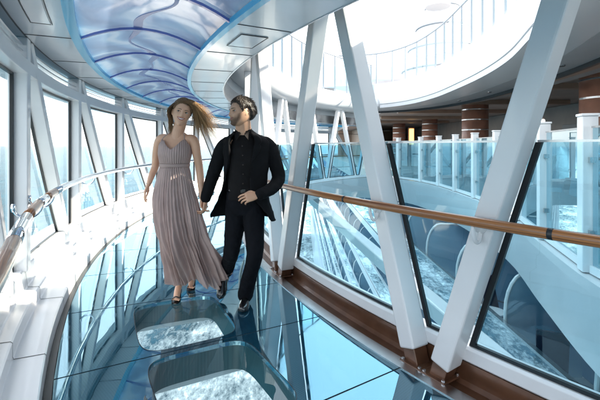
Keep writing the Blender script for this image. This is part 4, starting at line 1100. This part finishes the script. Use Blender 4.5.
def wfoot(b, ank, toe):
    A, T = Vector(ank), Vector(toe); d = (T-A); d.z = 0; d.normalize(); sd = Vector((d.y, -d.x, 0))
    limb(b, [A+Vector((0, 0, .0))-d*.018, A.lerp(T, .35)+Vector((0, 0, .012)), A.lerp(T, .72)+Vector((0, 0, -.004)), T+Vector((0, 0, .012))-d*.03], [.028, .030, .028, .020], 16)
    for k in range(5):
        o = (k-2)*.0145; L_ = (.040, .036, .032, .027, .022)[k]; s0 = T-d*.035+sd*o+Vector((0, 0, .008)); limb(b, [s0, s0+d*(L_*.6)+Vector((0, 0, .001)), s0+d*L_], [.0095-.0008*k, .0085-.0008*k, .007-.0006*k], 8, 2)
wfoot(b, (-1.128, 3.735, .100), (-1.112, 3.572, .014)); wfoot(b, (-1.055, 3.98, .17), (-1.06, 3.86, .02))
hand(b, (-1.388, 3.66, 1.045), (-.22, -.35, -.78), (.55, .1, -.35), -1, (.22, .30, .34, .30), .92, .35, .1)
hand(b, (-.889, 3.618, .925), (.04, -.06, -1), (1, -.1, .05), -1, (.50, .55, .6, .6), .90, .05, .5)
woman = person_root(WBASE, b, 'smiling woman in a long pleated mauve dress with windblown hair, walking on the glass floor', .0030, M['skin'])
face_parts(woman, HW, M['lip'], 1.22, M['skin'], .003, .0080)
# dress
dt = [(1.475, -1.138, 3.665, .128, .094), (1.40, -1.142, 3.66, .147, .118), (1.33, -1.142, 3.655, .150, .130), (1.26, -1.146, 3.66, .137, .112), (1.22, -1.148, 3.665, .128, .100), (1.12, -1.150, 3.665, .150, .115), (1.0, -1.145, 3.66, .172, .135), (.90, -1.135, 3.655, .192, .148),
      (.77, -1.115, 3.65, .202, .16), (.62, -1.082, 3.64, .204, .17), (.45, -1.045, 3.65, .212, .18), (.30, -1.030, 3.67, .220, .19), (.13, -1.008, 3.69, .230, .195)]
NP, NC = 44, 352
ph_ = [rnd.uniform(-.5, .5) for _ in range(NP+1)]; am_ = [rnd.uniform(.6, 1.3) for _ in range(NP+1)]
def dress_pt(zn, k, lower):
    """zn: nominal height; k: column"""
    q = 2*math.pi*k/NC; s_, c_ = math.sin(q), math.cos(q)       # q = 0 faces the camera
    cx, cy, rx, ry = sample(dt, zn)
    t = max(0, (1.22-zn)/1.09)
    low = .0035+.016*t**1.1; pl = math.sin(q*NP+ph_[int(q/(2*math.pi)*NP) % NP]*(2*t))
    big = .026*t*math.sin(q*9+3*t+.8*math.sin(zn*7))+.024*t*math.sin(q*5-1+zn*3.2)+.026*t*t*math.sin(q*14+zn*5)+.012*t*math.sin(q*20-zn*9)
    fade = .55+.45*math.sin(q*3.3+zn*6+1.1)*math.sin(q*7.1-zn*3.7); low *= (.75+.5*fade)
    zigzag = .5*pl+.5*(2/math.pi)*math.asin(max(-1, min(1, pl)))
    r = low*zigzag*(.7 if zn > 1.22 else 1)+big*(1 if zn < 1.2 else 0)
    # knee pushes the cloth forward
    kn = .085*G(zn-.50, .24)*G(math.atan2(s_, c_)+.30, .42)-.05*t*G(math.atan2(s_, c_)-.35, .28)
    x = cx+(rx+r)*s_; y = cy-(ry+r+kn)*c_
    z = zn
    if lower: z = zn+(.085*(-s_)*t**2 if s_ < 0 else 0)+.04*t**2*math.sin(q*4+1)+.018*t**2*math.sin(q*11)
    # wind carries the hem to the right
    x += .055*t**2*max(0, s_)+.055*t**2*max(0, -s_)+.03*t*t*math.sin(zn*5.5+.6)+.02*t**2*max(0, s_)*math.sin(zn*8)
    return Vector((x, y, z))
def top_edge(k):
    q = 2*math.pi*k/NC; a = math.degrees(math.atan2(math.sin(q), math.cos(q))); a2 = abs(a)
    return sample([(0, 1.372), (40, 1.452), (52, 1.462), (64, 1.43), (90, 1.375), (130, 1.33), (180, 1.32)], a2)[0]
b = MB(); rows = []
for j in range(14):
    rows.append([dress_pt(lerp(top_edge(k), 1.235, j/13), k, False) for k in range(NC)])
b.grid(rows, closed_u=True); bod = part(woman, b, 'bodice', M['dress'])
b = MB(); rows = []
for zn in frange(1.212, .165, 60): rows.append([dress_pt(zn, k, True) for k in range(NC)])
b.grid(rows, closed_u=True); skt = part(woman, b, 'skirt', M['dress'])
for o in (bod, skt):
    s = o.modifiers.new('solid', 'SOLIDIFY'); s.thickness = .0018
b = MB(); rows = []
for z, o_ in ((1.208, .003), (1.214, .008), (1.232, .008), (1.238, .003)):
    cx, cy, rx, ry = sample(dt, z); rows.append([Vector((cx+(rx+o_)*math.sin(2*math.pi*k/80), cy-(ry+o_)*math.cos(2*math.pi*k/80), z)) for k in range(80)])
b.grid(rows, closed_u=True); part(woman, b, 'waistband', M['dress'])
def strap(pts): part(woman, MB().tube(smooth_path(pts, [.004]*len(pts), 5)[0], .0045, 8), 'strap', M['dress'])
strap([(-1.245, 3.590, 1.452), (-1.222, 3.600, 1.485), (-1.185, 3.622, 1.515), (-1.160, 3.66, 1.525)])
strap([(-1.040, 3.588, 1.452), (-1.040, 3.598, 1.480), (-1.050, 3.620, 1.505), (-1.075, 3.66, 1.525)])
# sandals
def sandal(ank, toe):
    A, T = Vector(ank), Vector(toe); d = T-A; d.z = 0; d.normalize(); sd = Vector((d.y, -d.x, 0)); b = MB()
    rows = []
    for t, hw_, z in ((-.16, .020, A.z-.045), (.0, .026, A.z-.050), (.3, .027, lerp(A.z-.03, T.z, .45)), (.6, .036, T.z-.006), (.9, .040, T.z-.009), (1.12, .030, T.z-.009), (1.2, .012, T.z-.009)):
        c = Vector((lerp(A.x, T.x, t), lerp(A.y, T.y, t), z)); rows.append([c+sd*hw_, c-sd*hw_, c-sd*hw_-Vector((0, 0, .006)), c+sd*hw_-Vector((0, 0, .006))])
    b.grid(rows, closed_u=True, caps=True); o = part(woman, b, 'sandal', M['leather'], smooth=False)
    hb = MB(); c = A-d*.015; hb.tube([(c.x-WBASE.x, c.y-WBASE.y, A.z-.052), (c.x-WBASE.x, c.y-WBASE.y, max(.001, T.z-.013))], [.011, .006], 10); h_ = hb.build('heel', M['leather']); h_.parent = o
    def loop(c, r, tilt, wd, sx=1.0):
        rows = []
        for k in range(24):
            a = 2*math.pi*k/24; n_ = (d*math.cos(a)+sd*math.sin(a)*sx)
            p = Vector(c)+n_*r; rows.append([p+Vector((0, 0, wd)), p+n_*.003+Vector((0, 0, wd)), p+n_*.003-Vector((0, 0, wd)), p-Vector((0, 0, wd))])
        g = MB().grid(rows, closed_u=True, closed_v=True); g.v = [v-WBASE for v in g.v]; q = g.build('strap', M['leather'], smooth=True); q.parent = o
    loop((A.x, A.y, A.z+.045), .0335, 0, .007); loop((A.x, A.y, A.z+.020), .034, 0, .005)
    g = MB(); c = T-d*.022; g.tube([c+sd*.037+Vector((0, 0, -.004)), c+sd*.027+Vector((0, 0, .022)), c+Vector((0, 0, .032)), c-sd*.027+Vector((0, 0, .022)), c-sd*.037+Vector((0, 0, -.004))], .0065, 8); g.v = [v-WBASE for v in g.v]; q = g.build('strap', M['leather'], smooth=True); q.parent = o
sandal((-1.128, 3.735, .100), (-1.112, 3.572, .014)); sandal((-1.055, 3.98, .17), (-1.06, 3.86, .02))
part(woman, MB().tube([( -1.386+.024*math.cos(a), 3.664+.006*math.cos(a)+.022*math.sin(a), 1.056) for a in [2*math.pi*k/20 for k in range(21)]], .0022, 6), 'bracelet', M['silver'])
# hair
b, tones = hair_cap(HW, .014)
hc = Vector((-1.066, 3.615, 1.700))
def lock(root, ctrl, rad, t0, t1, n=12):
    p, r = smooth_path([root]+ctrl, [1]*(len(ctrl)+1), 5); m_ = len(p); pa = rnd.uniform(0, 6.3); am = rnd.uniform(.003, .011)
    for i in range(m_): t = i/(m_-1); p[i] = p[i]+Vector((math.sin(pa+t*5)*.3, math.sin(pa*2+t*6), math.sin(pa+t*7.5)))*am*t
    rr = [rad*(1-.85*(i/(m_-1))**1.6) for i in range(m_)]; k0 = len(b.v); b.tube(p, rr, 6, .55)
    for i in range(m_): tones.extend([min(1, max(0, lerp(t0, t1, (i/(m_-1))**.9)))]*6)
for k in range(1500):
    lon = rnd.uniform(-math.pi, math.pi); lat = R_(rnd.uniform(8, 86)); p = HW.loc(lon, lat, .0041)
    if p.z < hairline(lon, True)+.002: continue
    pw = HW.w(HW.loc(lon, lat, .014)); nrm = (pw-hc).normalized(); fine = rnd.random() < .72
    rad = rnd.uniform(.0007, .0015) if fine else rnd.uniform(.0022, .0045)
    left = pw.x < hc.x-.006 and rnd.random() < .92
    if left:
        e = hc+Vector((-.112+rnd.gauss(0, .018), rnd.uniform(.0, .07), rnd.uniform(-.215, -.12)))
        a1 = hc+Vector((-.100-.014*rnd.random(), pw.y-hc.y, max(pw.z-hc.z-.06, -.02)*.6+.0)); a2 = hc+Vector((-.110+rnd.gauss(0, .008), rnd.uniform(0, .05), -.08))
        lock(pw, [a1, a2, e], rad, .05, .45+rnd.uniform(-.15, .2))
    else:
        sw = rnd.random(); spread = rnd.random()
        e = hc+Vector((lerp(.09, .32, sw)+rnd.gauss(0, .025), rnd.uniform(-.04, .14), lerp(-.26, -.04, spread)-.05*sw+rnd.gauss(0, .012)))
        a1 = hc+Vector((.090+.025*rnd.random()+.03*spread, (pw.y-hc.y)*.8+.01, (pw.z-hc.z)*.45+.01)); a2 = a1.lerp(e, .5)+Vector((rnd.gauss(0, .012), 0, .022+rnd.gauss(0, .018)))
        if sw > .55: a1.z += .02
        lock(pw, [a1, a2, e], rad, .06+.1*sw, .55+.5*sw+rnd.uniform(-.2, .2))
part(woman, b, 'hair', M['hair_w'], tones=tones)
